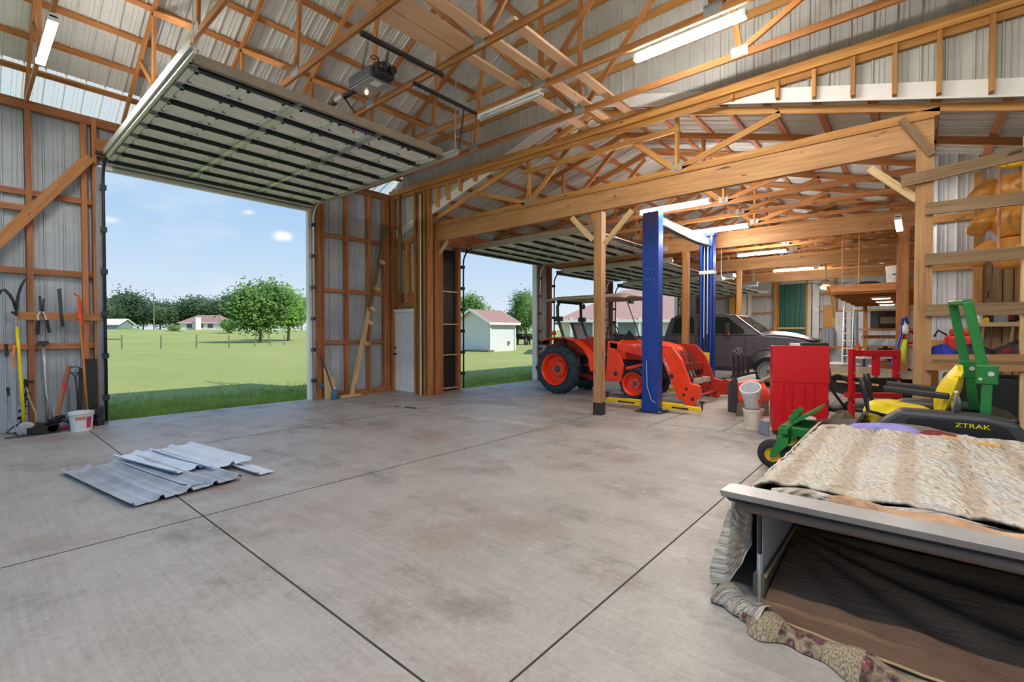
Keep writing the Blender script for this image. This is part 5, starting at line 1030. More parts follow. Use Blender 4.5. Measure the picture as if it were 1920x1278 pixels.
def qside(u, v):
    k = u
    if k < .10: x, y = 2.99-.09*k/.10, .70+.10*k/.10
    else: x, y = 2.90+(k-.10)/.9*2.85, .80
    bot = .30*(1-k/.16)**1.4 if k < .16 else 0.008
    if k > .5: bot = .008+.22*((k-.5)/.5)
    z = .60-(.60-bot)*v; wob = .012*NZ(V((x*9+z*6, z*9-x*6, 2)))+.004*NZ(V((x*24, z*24, 4))); fl = .10*math.sin(v*PI*.5)**2
    wv = .012*math.sin(x*9+v*3)*v
    if k < .10: return V((x-fl*.75*(k/.10), y+fl*.25+wv+wob, z))
    return V((x-fl*.75*max(0, 1-(k-.1)/.15), y-.075*(1-min(1, v*5))+fl+wv+wob, z+.012*(1-min(1, v*5))))
m = bm(); m.grid(qside, 160, 50, (3, .7)); m.build('side_drop', 'quilt_cream', q, smooth=True, solid=.012)
m = bm(); m.tube([qside(k/40*.5, 1.0) for k in range(41)], .008, 6); m.build('piping', 'piping', q, smooth=True)
b2 = thing('brown_blanket', 'brown creased blanket lying in the opening under the grey bar', 'blanket', (3.0, -.2, 0))
def bl(u, v):
    y = .63-2.7*u; x = 2.76-.10*u+2.3*v; r = math.hypot(x-3.3, y-.75); an = math.atan2(y-.8, x-3.9)
    z = .012+.33*max(0, (x-2.72)/2.3)**1.35+.018*math.sin(an*26+.8*math.sin(r*3))*min(1, r*1.2)*min(1, v*6)+.004*h2(x*3, y*3)
    return V((x, y, max(.006, z)))
m = bm(); m.grid(bl, 100, 70, 2.4); m.build('blanket_sheet', 'blanket_brown', b2, smooth=True)
m = bm(); m.tube([bl(k/60, 0)+V((0, 0, .012)) for k in range(61)], .007, 6); m.build('hem_piping', 'lettering_gold', b2, smooth=True)
hem = thing('quilt_hem', 'floral patchwork hem of the quilt folded along the concrete floor', 'quilt edge', (2.6, 0, 0))
hp = [(2.87, .80), (2.78, .70), (2.72, .55), (2.69, .35), (2.66, .1), (2.63, -.2), (2.6, -.6), (2.58, -1.2), (2.56, -1.9)]
def hpt(s):
    s = s*(len(hp)-1); i = min(int(s), len(hp)-2); f_ = s-i; return V((hp[i][0]+(hp[i+1][0]-hp[i][0])*f_, hp[i][1]+(hp[i+1][1]-hp[i][1])*f_, 0))
def hemf(u0, u1, w_, h, off):
    def fn(u, v):
        s = u0+(u1-u0)*u; p = hpt(s); q_ = hpt(min(1, s+.02)); d = (q_-p); d = d.normalized() if d.length else V((0, -1, 0)); n = V((d.y, -d.x, 0))
        if n.x > 0: n = -n
        k = 1+.25*math.sin(s*31)+.15*math.sin(s*57); return p+n*(w_*(v-.35)*k)+V((0, 0, .006+h*k*math.sin(PI*min(1, max(0, v)))**.8+off))
    return fn
m = bm(); m.grid(hemf(.16, 1, .19, .06, 0), 90, 14, (3.4, .32)); m.build('floral_band', 'quilt_floral', hem, smooth=True)
m = bm(); m.grid(hemf(0, .24, .15, .075, .004), 40, 14, (.8, .2)); m.build('cream_corner', 'quilt_cream', hem, smooth=True, solid=.006)
# odds and ends on the quilt's far edge
lump('lilac_rag', 'lilac and purple rag heap on the far edge of the quilt', 'rag', (5.55, .16, .62), (.09, .26, .07), 'lilac', 3)
lump('red_strap', 'red ratchet strap tangle on the quilt beside the lilac rag', 'strap', (5.5, -.14, .62), (.08, .13, .055), 'maroon', 6)
lump('white_sack', 'folded grey white sack behind the lilac rag', 'sack', (5.66, .05, .60), (.1, .4, .08), 'post_old', 8)
m = bm(); m.cyl((5.5, -.12, .645), (5.22, -.52, .645), .014); m.build('broom_handle', 'board_yellow', label='yellow wooden handle lying on the far edge of the quilt', cat='handle')
m = bm(); m.beam((5.36, .62, .632), (5.2, -.2, .632), .03, .012); m.build('flat_bar', 'blue_grey', label='flat dark bar lying along the quilt in front of the lilac rag', cat='bar')

# ================================================================ zero-turn mower (nose toward +Y)
t = thing('riding_mower', 'green riding mower with yellow seat and folded green roll bar', 'mower', (6.45, .1, 0))
def caster(x, y):
    m = bm(); m.lathe((x+.055, y, .165), (-1, 0, 0), [(0, .08), (-.01, .1), (.0, .13), (.03, .16), (.055, .165), (.08, .16), (.11, .13), (.12, .1), (.11, .08)], 28, caps=False); w_ = m.build('tyre', 'rubber', t, smooth=True)
    m = bm(); m.lathe((x+.05, y, .165), (-1, 0, 0), [(0, .085), (.02, .06), (.03, .03), (.03, 0)], 24, caps=False); m.lathe((x-.05, y, .165), (1, 0, 0), [(0, .085), (.02, .06), (.03, .03), (.03, 0)], 24, caps=False); m.build('hub', 'hub_yellow', w_)
    m = bm()
    for s in (-1, 1): m.prism([(x+s*.075, y+.02, .135), (x+s*.075, y-.03, .15), (x+s*.075, y-.16, .30), (x+s*.075, y-.16, .37), (x+s*.075, y-.07, .37), (x+s*.075, y+.01, .22)], (s*.012, 0, 0))
    m.b2((x-.085, y-.16, .345), (x+.085, y-.05, .375)); m.cyl((x, y-.1, .36), (x, y-.1, .50), .03); m.cyl((x-.09, y, .165), (x+.09, y, .165), .014); m.build('caster_fork', 'mower_green', t)
caster(5.95, 1.2); caster(6.93, 1.2)
m = bm(); m.b2((5.90, 1.05, .40), (6.98, 1.15, .48)); m.b2((6.1, .2, .36), (6.2, 1.12, .46)); m.b2((6.7, .2, .36), (6.8, 1.12, .46)); m.b2((6.0, -.9, .3), (6.9, .4, .45)); m.build('frame', 'mower_green', t, bevel=.01)
m = bm(); m.prism([(6.15, 1.02, .50), (6.75, 1.02, .50), (6.75, .80, .66), (6.15, .80, .66)], (0, .02, .02)); m.beam((6.3, 1.1, .5), (6.28, .98, .66), .05, .05); m.cyl((6.6, 1.08, .48), (6.6, 1.08, .58), .05); m.build('foot_guard', 'mower_green', t)
m = bm(); m.prism([(5.86, .95, .12), (6.0, 1.02, .12), (6.9, 1.02, .12), (7.05, .9, .12), (7.05, .1, .12), (5.86, .1, .12)], (0, 0, .18)); m.build('cutting_deck', 'mower_green', t, bevel=.03)
m = bm(); m.prism([(5.84, .9, .22), (5.84, .6, .22), (5.84, .55, .34), (5.84, .7, .36)], (.03, 0, 0)); m.build('deck_bracket', 'hub_yellow', t)
m = bm(); m.prism([(6.02, .88, .44), (6.88, .88, .44), (6.88, .38, .50), (6.02, .38, .50)], (0, 0, .03)); m.prism([(6.02, .52, .47), (6.88, .52, .47), (6.88, .40, .70), (6.02, .40, .70)], (0, -.03, 0)); m.build('footrest', 'charcoal', t)
for x0, x1 in ((5.86, 6.14), (6.76, 7.04)):
    pr = [(.36, .40), (.28, .64), (.10, .79), (-.50, .79), (-.68, .75), (-.90, .45), (-.82, .38)]
    m = bm(); m.prism([(x0, a, b_) for a, b_ in pr], (x1-x0, 0, 0)); fd = m.build('fender', 'charcoal', t, bevel=.04)
    m = bm(); m.prism([(x0-.008, a, b_) for a, b_ in ((.14, .50), (.04, .72), (-.48, .74), (-.62, .70), (-.76, .46))], (.02, 0, 0)); m.build('fender_inset', 'black_plastic', fd)
    if x0 < 6: lettering('ZTRAK', .055, (x0-.012, -.40, .695), (0, -1, 0), (0, 0, 1), 'lettering_yellow', fd, stretch=1.3)
    m = bm(); xo = x0+.02; m.lathe((xo, -.45, .3), (1, 0, 0), [(0, .14), (-.0, .17), (.0, .24), (.04, .29), (.12, .30), (.2, .29), (.24, .24), (.24, .15)], 32, caps=False); m.build('drive_wheel', 'rubber', t, smooth=True)
def seatf(u, v):
    a = u*2*PI; r = .26; e = 5; cx_, sx_ = math.cos(a), math.sin(a); k = (abs(cx_)**e+abs(sx_)**e)**(-1/e)
    return V((6.45+r*k*cx_*math.cos(v*PI/2), .12+.30*k*sx_*math.cos(v*PI/2)**.6, .66+.14*math.sin(v*PI/2)+.02*sx_))
m = bm(); m.grid(seatf, 36, 8); m.grid(lambda u, v: (lambda p: V((p.x, p.y, .66-.05*v)))(seatf(u, 0)), 36, 2); m.build('seat_cushion', 'mower_yellow', t, smooth=True)
def backf(s):
    def fn(u, v):
        w_ = .25*(1-.25*v**3); x = 6.45+w_*(2*u-1); c = 1-abs(2*u-1)**3; y = -.20-.14*v; z = .74+.47*v-.05*abs(2*u-1)**4*(v > .8)
        return V((x, y+s*(.02+.07*c*math.sin(PI*min(1, v*.9+.1))), z))
    return fn
m = bm(); m.grid(backf(1), 18, 14); m.grid(lambda u, v: backf(-1)(1-u, v), 18, 14)
for i in range(18): pass
m.grid(lambda u, v: backf(1)(u, 1).lerp(backf(-1)(u, 1), v), 18, 3); m.grid(lambda u, v: backf(1)(0, v).lerp(backf(-1)(0, v), u), 3, 14); m.grid(lambda u, v: backf(1)(1, v).lerp(backf(-1)(1, v), u), 3, 14); m.build('seat_back', 'mower_yellow', t, smooth=True)
for x in (6.14, 6.76):
    m = bm(); m.beam((x, -.26, .92), (x, .24, .96), .06, .06); m.build('armrest', 'truck_trim', t, bevel=.015)
for x in (6.12, 6.8):
    m = bm(); m.tube([(x, .20, .68), (x, .36, .72), (x+(.05 if x < 6.4 else -.05), .40, .95), (x+(.06 if x < 6.4 else -.06), .42, 1.06)], [.018, .018, .03, .032], 8); m.build('control_lever', 'black_plastic', t, smooth=True)
hl, hr = AX(1812, 690, 6.78), AX(1846, 700, 6.2); tl, tr_ = AX(1786, 568, 6.78), AX(1814, 566, 6.2)
for x, hg, tp in ((6.2, hr, tr_), (6.78, hl, tl)):
    m = bm(); m.beam((x, -.50, .45), (x, hg.y-.02, hg.z), .05, .075, (0, 1, 0)); lg = m.build('roll_bar_post', 'mower_green', t, bevel=.006)
    m = bm(); m.b2((x-.035, hg.y-.09, hg.z-.10), (x+.035, hg.y+.06, hg.z+.08)); m.build('hinge_plate', 'mower_green', lg, bevel=.01)
    m = bm(); m.cyl((x-.045, hg.y-.04, hg.z), (x+.045, hg.y-.04, hg.z), .022); m.cyl((x-.04, hg.y+.03, hg.z-.05), (x+.04, hg.y+.03, hg.z-.05), .014); m.build('hinge_bolt', 'galv_light', lg)
    m = bm(); m.beam(hg, tp, .05, .075, (0, 1, 0)); m.build('roll_bar_arm', 'mower_green', t, bevel=.006)
m = bm(); m.beam(tl+V((.02, 0, 0)), tr_-V((.02, 0, 0)), .075, .05); m.build('roll_bar_cross', 'mower_green', t, bevel=.01)
m = bm(); m.b2((6.1, -.72, .62), (6.8, -.5, .76)); m.build('engine_cover', 'black_plastic', t, bevel=.02)
t = thing('water_bottle', 'clear plastic water bottle standing on the mower fender by the roll bar', 'bottle', (6.02, -.30, .79)); m = bm(); m.lathe((6.02, -.30, .79), (0, 0, 1), [(0, 0), (0, .032), (.1, .034), (.13, .03), (.16, .012), (.18, .012)], 16); m.build('body', 'clear_plastic', t, smooth=True); m = bm(); m.cyl((6.02, -.30, .97), (6.02, -.30, .99), .015); m.build('cap', 'white_paint', t)

# ================================================================ red cabinet, buckets and machinery
RZc = YAW-PI/2
def cf(px, d): p = DP(px, 623, d); p.z = 0; return p
Rv, Fv = V((_s, -_c, 0)), V((_c, _s, 0))
ca_ = .42; Rv0, Fv0 = Rv, Fv; Rv, Fv = Rv0*math.cos(ca_)-Fv0*math.sin(ca_), Fv0*math.cos(ca_)+Rv0*math.sin(ca_)
o = G(1447, 815); o.z = 0; o = o+Rv*.36
def L(x, y, z): return o+Rv*x+Fv*y+V((0, 0, z))
def lb(m, x0, x1, y0, y1, z0, z1): m.prism([L(x0, y0, z0), L(x1, y0, z0), L(x1, y1, z0), L(x0, y1, z0)], (0, 0, z1-z0)); return m
t = thing('tool_cabinet', 'bright red metal tool cabinet with ribbed lower panel, seen from behind', 'cabinet', o, RZc-ca_)
lb(bm(), -.35, .35, 0, .5, .06, 1.33).build('body', 'red_paint', t, bevel=.008)
lb(bm(), -.36, .36, -.012, .01, .80, 1.34).build('upper_panel', 'red_paint', t, bevel=.004)
for x in (-.235, -.13, .03, .15): lb(bm(), x, x+.025, -.03, .0, .08, .78).build('rib', 'red_paint', t, bevel=.006)
for x in (-.29, .29): m = bm(); m.cyl(L(x, .06, .035)-Rv*.015, L(x, .06, .035)+Rv*.015, .035); m.build('caster', 'rubber', t)
lb(bm(), .02, .35, .02, .4, 1.34, 1.38).build('tool_tray', 'black_plastic', label='low black tray on top of the red cabinet', cat='tray')
lb(bm(), -.12, .0, .05, .2, 1.34, 1.375).build('parts_tin', 'bucket_white', label='small white tin on top of the red cabinet beside the tray', cat='tin')
Rv, Fv = Rv0, Fv0
c = G(1418, 806); c = V((c.x, c.y, 0))+Fv*.1
bucket('plastic_bucket', 'cream bucket with tan tape standing left of the red cabinet', c, .125, .145, .32, 'bucket_cream', [('tape', 'tape_tan', lambda m: wrap(m, c, .1265, .13, .24, -PI, 0, .05))], loc=c)
c2_ = c+V((0, 0, .30)); ax = V((0, 0, 1))*.8-Rv*.32-Fv*.35
bucket('plastic_bucket', 'white bucket with orange print tilted on the cream bucket', c2_+V((0, 0, .09)), .12, .15, .33, 'bucket_white', [('print', 'label_orange', lambda m: m.add([c2_+V((0, 0, .09))+(q_.normalized())*.0+q_ for q_ in [ax.normalized()*h+(Rv*math.cos(a)+(-Fv*.75+V((0, 0, -.45))).normalized()*math.sin(a))*.139 for h in (.08, .25) for a in [.1*k for k in range(14)]]], [(i, i+1, 15+i, 14+i) for i in range(13)]))], axis=ax, loc=c2_)
c3 = cf(1507, 6.65)
bucket('plastic_bucket', 'white bucket in front of the red cabinet behind the green caster fork', c3, .13, .155, .34, 'bucket_white', loc=c3)
o = cf(1441, 6.95); m = bm(); m.prism([L(-.04, 0, .0), L(.04, 0, 0), L(.05, .18, 0), L(-.05, .18, 0)], (0, 0, .22)); m.build('grey_jug', 'blue_grey', bevel=.02, label='small blue grey can at the foot of the red cabinet', cat='can')
# black and red tiller attachment
o = cf(1398, 8.6)
t = thing('tractor_attachment', 'black and red tractor implement with upright black fins beside the cabinet', 'implement', o, RZc)
m = bm(); m.prism([L(-.30, 0, .08), L(-.16, 0, .06), L(-.12, 0, .3), L(-.14, 0, .70), L(-.20, 0, .72), L(-.30, 0, .6)], Fv*.04); m.build('side_plate', 'charcoal', t, bevel=.006)
m = bm()
for k in range(12):
    a0, a1 = PI*.05+k*PI*.075, PI*.05+(k+1)*PI*.075
    P0, P1 = [L(-.14, .45-.42*math.cos(a), .22+.40*math.sin(a)) for a in (a0, a1)]; m.prism([P0, P1, P1+Rv*.62, P0+Rv*.62], V((0, 0, .015)))
m.build('hood', 'tractor_orange', t)
m = bm(); m.prism([L(-.14, 0.02, .0), L(.46, 0.02, .0), L(.46, .05, .3), L(-.14, .05, .3)], Fv*.02); m.build('skirt', 'post_old', t)
for k in range(4): m = bm(); m.prism([L(-.20+.085*k, .06, .70), L(-.14+.085*k, .06, .70), L(-.13+.085*k, .12, 1.10), L(-.18+.085*k, .12, 1.12)], Fv*.03); m.build('fin', 'black_plastic', t, bevel=.006)
m = bm(); m.beam(L(-.14, .02, .66), L(.2, .04, .74), .05, .07); m.build('name_plate', 'white_paint', t)
m = bm(); m.beam(L(-.2, .1, .72), L(.26, .1, .80), .08, .05); m.build('top_rail', 'black_plastic', t)
m = bm(); m.beam(cf(1412, 8.3)+V((0, 0, .60)), cf(1452, 8.3)+V((0, 0, .78)), .12, .04); m.build('timber_offcut', 'lumber_old', label='brown board sticking out between implement and red cabinet', cat='board')
# shop press
o = cf(1644, 8.0)
t = thing('shop_press', 'red shop press frame with black cross bed standing behind the yellow seat', 'press', o, RZc)
for x in (-.41, .35):
    m = bm(); lb(m, x, x+.06, 0, .1, .02, 1.25); m.build('upright', 'press_red', t, bevel=.004)
    m = bm()
    for z in (1.16, 1.21, .85, .7, .4, .3): m.cyl(L(x+.03, -.006, z), L(x+.03, .0, z), .012, n=6)
    m.build('bolt', 'galv_light', t)
    m = bm(); lb(m, x-.03, x+.09, -.2, .3, 0, .04); m.build('foot', 'press_red', t)
m = bm(); lb(m, -.41, .41, -.01, .11, 1.13, 1.23); m.build('head_beam', 'press_red', t, bevel=.006)
m = bm(); lb(m, -.46, .44, -.02, .12, .42, .50); m.build('lower_beam', 'press_red', t, bevel=.006)
m = bm(); lb(m, -.40, .44, .0, .1, .70, .76); m.build('press_bed', 'black_plastic', t)
m = bm(); m.cyl(L(.03, .05, .80), L(.03, .05, 1.13), .06); m.build('ram_cylinder', 'red_paint', t)
m = bm(); m.cyl(L(.03, .05, .76), L(.03, .05, .80), .03); m.build('ram_rod', 'chrome', t)
# boat and hoses behind
o = cf(1590, 9.4)
t = thing('boat', 'beige and black fibreglass boat hull behind the shop press', 'boat', o, RZc)
secs = [(-.55, .0, .82, .05), (-.3, .0, .88, .32), (.2, 0, .86, .5), (.8, 0, .80, .58), (1.3, 0, .76, .6)]
for n, z0, z1, mt in (('deck', .62, None, 'fibreglass'), ('hull', .25, .62, 'black_plastic')):
    m = bm(); vs = []
    for x, y, zt, w_ in secs:
        top = zt if z1 is None else .62; b0 = .62 if z1 is None else .25+.25*max(0, (.2-x))
        vs += [L(x, .4-w_, b0), L(x, .4-w_*.8, top), L(x, .4+w_*.8, top), L(x, .4+w_, b0)]
    m.add(vs, [(i*4+k, i*4+(k+1) % 4, (i+1)*4+(k+1) % 4, (i+1)*4+k) for i in range(4) for k in range(4)]+[(0, 1, 2, 3), (19, 18, 17, 16)]); m.build(n, mt, t)
m = bm(); m.beam(L(-.3, .03, .72), L(.5, -.12, .66), .02, .05); m.beam(L(-.2, .02, .56), L(.5, -.16, .50), .02, .04); m.build('gold_stripe', 'lettering_gold', t)
m = bm(); m.beam(L(-.1, .2, .9), L(.35, .3, .88), .3, .05); m.build('white_cowl', 'bucket_white', t, bevel=.02)
o = cf(1575, 8.5); t = thing('hose_coil', 'thick black hose coiled on the floor beside the red cabinet', 'hose', o)
m = bm(); m.tube([L(.02+(.30+.02*math.sin(a))*math.cos(a*.5), .1+.05*math.sin(a*3), .42+(.34-.01*a/6)*math.sin(a*.5)) for a in [k*.25 for k in range(160)]], .022, 7); m.build('hose', 'cord_black', t, smooth=True)
m = bm(); m.tube([L(-.2, 0, .9), L(-.15, -.02, .5), L(.1, -.05, .15), L(.5, 0, .1)], .025, 7); m.build('loose_end', 'cord_black', t, smooth=True)
o = cf(1580, 7.6); lump('brush_heap', 'small heap of brown twigs and rags by the mower front', 'debris', (o.x, o.y, 0), (.16, .16, .26), 'post_old', 11)
m = bm(); p = cf(1553, 7.0); m.tube([p+V((0, 0, .30)), p+V((0, 0, .52)), p-Rv*.06+V((0, 0, .60)), p-Rv*.14+V((0, 0, .6))], .02, 8); m.build('crank_handle', 'dark_steel', label='dark bent crank handle in front of the red cabinet corner', cat='handle')
# ================================================================ far end of the lower bay
EX = 27.05
def ey(px): return AX(px, 560, EX).y
# green sheets, white sheets, boards and ladder leaning on the end wall
ys = [ey(x) for x in (1464, 1475, 1486, 1497, 1508)]
for i in range(4):
    m = bm(); m.sheet((EX-.05-.03*i, 0, 0), (0, 1, 0), (0, 0, 1), (-1, 0, 0), .05, 3.95, min(ys[i], ys[i+1])-.12, max(ys[i], ys[i+1])+.05, .2286, .03)
    m.build('green_sheet', 'green_metal', solid=.003, label='dark green metal sheet standing upright, %s from the post with the cross batten' % ORD[i], cat='metal sheet', group='green sheets on the end wall')
m = bm(); m.beam((EX-.22, ys[0]+.1, 1.75), (EX-.22, ys[-1]-.1, 1.75), .04, .1); m.build('cross_batten', 'lumber_cream', label='pale batten nailed across the standing green sheets', cat='board')
for a, lab in ((ys[0]+.2, 'thick golden post on the near edge of the green sheets'), (ys[-1]-.12, 'thin upright board just past the green sheets')):
    m = bm(); m.beam((EX-.12, a, 0), (EX-.12, a, 4.2), .16 if 'thick' in lab else .08, .14, (1, 0, 0)); m.build('wall_board', 'lumber_gold', label=lab, cat='post')
for x0, x1, zt, mt, lab, nm in ((1515, 1522, 3.9, 'bucket_cream', 'cream panel standing beside the green sheets', 'panel'), (1525, 1537, 3.95, 'lamp_off', 'tall pale grey trim sheet standing at the end wall', 'panel'), (1384, 1401, 3.6, 'white_panel', 'white panel standing at the end wall behind the truck roof', 'panel'), (1403, 1410, 3.6, 'white_panel', 'narrow white panel at the end wall behind the windshield', 'panel'), (1369, 1380, 3.4, 'board_yellow', 'orange yellow board upright behind the truck cab', 'board')):
    a, b_ = ey(x0), ey(x1); m = bm(); m.b2((EX-.14, min(a, b_), 0), (EX-.08, max(a, b_), zt)); m.build('wall_panel', mt, label=lab, cat=nm)
a, b_ = ey(1544), ey(1567); m = bm(); m.b2((EX-.12, b_, 1.75), (EX-.08, a, 2.85)); m.build('plywood_panel', 'plywood', label='yellow plywood panel fixed on the end wall past the pale sheets', cat='board')
a, b_ = ey(1427), ey(1440); m = bm(); m.b2((EX-.16, b_, .9), (EX-.12, a, 1.9)); m.build('small_board', 'lumber_cream', label='small pale board propped behind the truck hood', cat='board')
for i in range(3):
    y = ey(1549+7*i); m = bm(); m.lathe((EX-.5, y, .85), (0, 0, 1), [(0, 0), (0, .11), (.9, .11), (.92, .0)], 12); m.build('metal_tube', 'silver_paint', label='%s of the shiny upright tubes below the plywood panel' % ('first', 'middle', 'last')[i], cat='tube', group='upright tubes')
t = thing('bench_rail', 'long timber rail running along the end wall behind the red press', 'rail', (EX-.6, ey(1580), .85)); m = bm(); m.beam((EX-.6, ey(1540), .85), (EX-.6, ey(1620), .85), .3, .1); m.build('rail_board', 'lumber', t)
for x in (1545, 1615): m = bm(); m.beam((EX-.6, ey(x), 0), (EX-.6, ey(x), .8), .09, .09, (1, 0, 0)); m.build('leg', 'lumber', t)
for i, x in enumerate((1573, 1600, 1608)):
    y = ey(x); m = bm(); m.sheet((EX-.1, 0, 0), (0, 1, 0), (0, 0, 1), (-1, 0, 0), .05, 2.5, y-.25, y+.25, .2286, .02); m.build('grey_sheet', 'loose_white', solid=.003, label='pale grey metal sheet standing at the end wall, %s' % ('before the ladder', 'just past the ladder', 'beside the plank shelf')[i], cat='metal sheet')
def ladder(label, x0, x1, z, X_):
    a, b_ = AX(x0, 600, X_).y, AX(x1, 600, X_).y; t = thing('ladder', label, 'ladder', (X_, (a+b_)/2, 0))
    for y in (a, b_): m = bm(); m.beam((X_-.5, y, 0), (X_, y, z), .03, .09, (1, 0, 0)); m.build('rail', 'galv_light', t)
    k = .3
    while k < z-.1: m = bm(); m.cyl((X_-.5+.5*k/z, a, k), (X_-.5+.5*k/z, b_, k), .02, n=8); m.build('rung', 'galv_light', t); k += .3
ladder('tall pale aluminium extension ladder leaning at the end wall', 1582, 1600, 2.6, 23.5)
# ceiling fans and door openers
def fan(label, px, py, d, r, zt):
    c = DP(px, py, d); t = thing('ceiling_fan', label, 'ceiling fan', c)
    m = bm(); m.cyl(c+V((0, 0, .1)), V((c.x, c.y, zt)), .02, n=8); m.build('down_rod', 'lumber_cream', t)
    m = bm(); m.lathe(c, (0, 0, 1), [(-.02, .06), (.0, .14), (.08, .15), (.14, .08), (.16, .03)], 18); m.build('motor', 'bark', t, smooth=True)
    m = bm(); m.lathe(c, (0, 0, -1), [(.02, .06), (.08, .15), (.14, .13), (.17, .0)], 18); m.build('light_bowl', 'bulb_warm', t, smooth=True)
    for k in range(4):
        a = k*PI/2+.5; m = bm(); m.beam(c+V((math.cos(a)*.14, math.sin(a)*.14, .04)), c+V((math.cos(a)*r, math.sin(a)*r, .04)), .13, .01); m.build('blade', 'truck_trim', t)
fan('ceiling fan with warm glass light on a long pale rod', 1548, 533, 15, .65, 4.1)
def opener(label, px, py, d, zt):
    c = DP(px, py, d); t = thing('door_opener', label, 'door opener', c, group='openers over the low doors')
    m = bm(); m.box(c, (.32, .42, .16)); m.build('motor_housing', 'silver_paint', t, bevel=.03)
    m = bm(); m.box(c-V((0, 0, .1)), (.24, .3, .06)); m.build('light_lens', 'bucket_white', t)
    m = bm()
    for s in (-.12, .12): m.beam(c+V((s, 0, .08)), V((c.x+s*.3, c.y, zt)), .03, .004)
    m.build('hanger', 'galv_light', t)
    m = bm(); m.beam(c+V((0, .2, .03)), c+V((0, 3.2, -.05)), .05, .05); m.build('rail', 'galv_light', t)
opener('grey door opener hung before the truck bay, high over its roof', 1366, 517, 16.5, 4.2); opener('grey door opener farther back, above the truck windshield', 1413, 531, 20, 4.2)
m = bm(); p = DP(1352, 518, 15); m.lathe(p, (.3, -.3, -.6), [(0, .02), (.04, .04), (.12, .1), (.12, .0)], 12); m.cyl(p, p+V((0, 0, 1.0)), .01, n=6); m.build('spot_lamp', 'white_paint', label='small white spot lamp hanging beside the first grey opener', cat='lamp')
# loft with white bucket, and what stands under it
t = thing('storage_loft', 'timber storage loft hung from cords, carrying a white bucket', 'loft', (14.5, .6, 2.45))
for k in range(6):
    x = 12.7+1.25*k; m = bm(); m.beam((x, -.2, 2.45), (x, 1.5-.0*k, 2.45), .05, .14); m.build('joist', 'lumber', t)
m = bm(); m.b2((12.65, -.15, 2.52), (19, 1.5, 2.55)); m.build('deck', 'lumber_gold', t)
m = bm(); m.beam((12.65, -.15, 2.5), (12.65, 1.45, 2.5), .05, .16); m.beam((12.65, 1.5, 2.5), (19, 1.5, 2.5), .05, .16); m.build('edge_board', 'lumber', t)
for y in (.95, 1.25): m = bm(); m.tube([(12.8, y, 2.55), (12.8, y, 4.1)], .008, 5); m.build('cord', 'lumber_cream', t)
m = bm(); m.beam((12.8, 1.45, 2.4), (13.4, 1.45, 1.9), .05, .04); m.build('brace', 'lumber_cream', t)
p = AX(1679, 529, 12.9); bucket('plastic_bucket', 'white bucket standing on the loft edge beside the reddish post', (12.95, p.y, 2.56), .15, .17, .38, 'bucket_white', [('logo', 'charcoal', lambda m: m.box((12.785, p.y, 2.76), (.004, .1, .03)))], loc=(12.95, p.y, 2.56))
m = bm(); q_ = AX(1628, 527, 13.0); m.lathe((13.0, q_.y, 2.56), (0, 0, 1), [(0, .16), (.05, .18), (.09, .12), (.09, 0)], 16, 1.3); m.build('black_tub', 'black_plastic', label='flat black tub lying on the loft beside the cords', cat='tub')
for i, x in enumerate((14.0, 15.6, 17.2)): 
    t = thing('shop_light', '%s small white shop light under the storage loft' % ('first', 'second', 'third')[i], 'lamp', (x, .62, 2.34), group='lights under the loft'); m = bm(); m.b2((x-.14, .42, 2.33), (x+.14, .80, 2.37)); m.build('housing', 'white_paint', t); m = bm(); m.b2((x-.1, .45, 2.315), (x+.1, .77, 2.33)); m.build('diffuser', 'bulb_warm', t)
p = DP(1666, 600, 14); t = thing('television', 'boxy dark television with bright window reflection on a high shelf', 'television', p, YAW-PI/2)
o = V(p)
def lo(x, y, z): return o+Rv*x+Fv*y+V((0, 0, z))
m = bm(); m.prism([lo(-.32, 0, -.24), lo(.32, 0, -.24), lo(.32, 0, .28), lo(-.32, 0, .28)], Fv*.3); m.build('case', 'charcoal', t, bevel=.02)
m = bm(); m.prism([lo(-.24, -.01, -.10), lo(.2, -.01, -.10), lo(.2, -.01, .1), lo(-.24, -.01, .1)], Fv*.01); m.build('screen', 'silver_paint', t)  # silver colour stands in for the window reflected in the glass
m = bm(); m.prism([lo(-.6, -.1, -.3), lo(.45, -.1, -.3), lo(.45, .4, -.3), lo(-.6, .4, -.3)], V((0, 0, .05))); sh = m.build('television_shelf', 'lumber_gold', label='golden shelf board carrying the boxy television', cat='shelf')
t = thing('plank_rack', 'upright timber rack beside the pale sheets and the television', 'rack', cf(1622, 14.5))
for x in (1622,): m = bm(); p = cf(x, 14.5); m.beam(p, p+V((0, 0, 2.4)), .1, .1, (1, 0, 0)); m.build('upright', 'lumber_gold', t)
for z in (.8, 1.4): m = bm(); m.beam(cf(1618, 14.5)+V((0, 0, z)), cf(1680, 14.5)+V((0, 0, z)), .1, .1); m.build('shelf_rail', 'lumber', t)
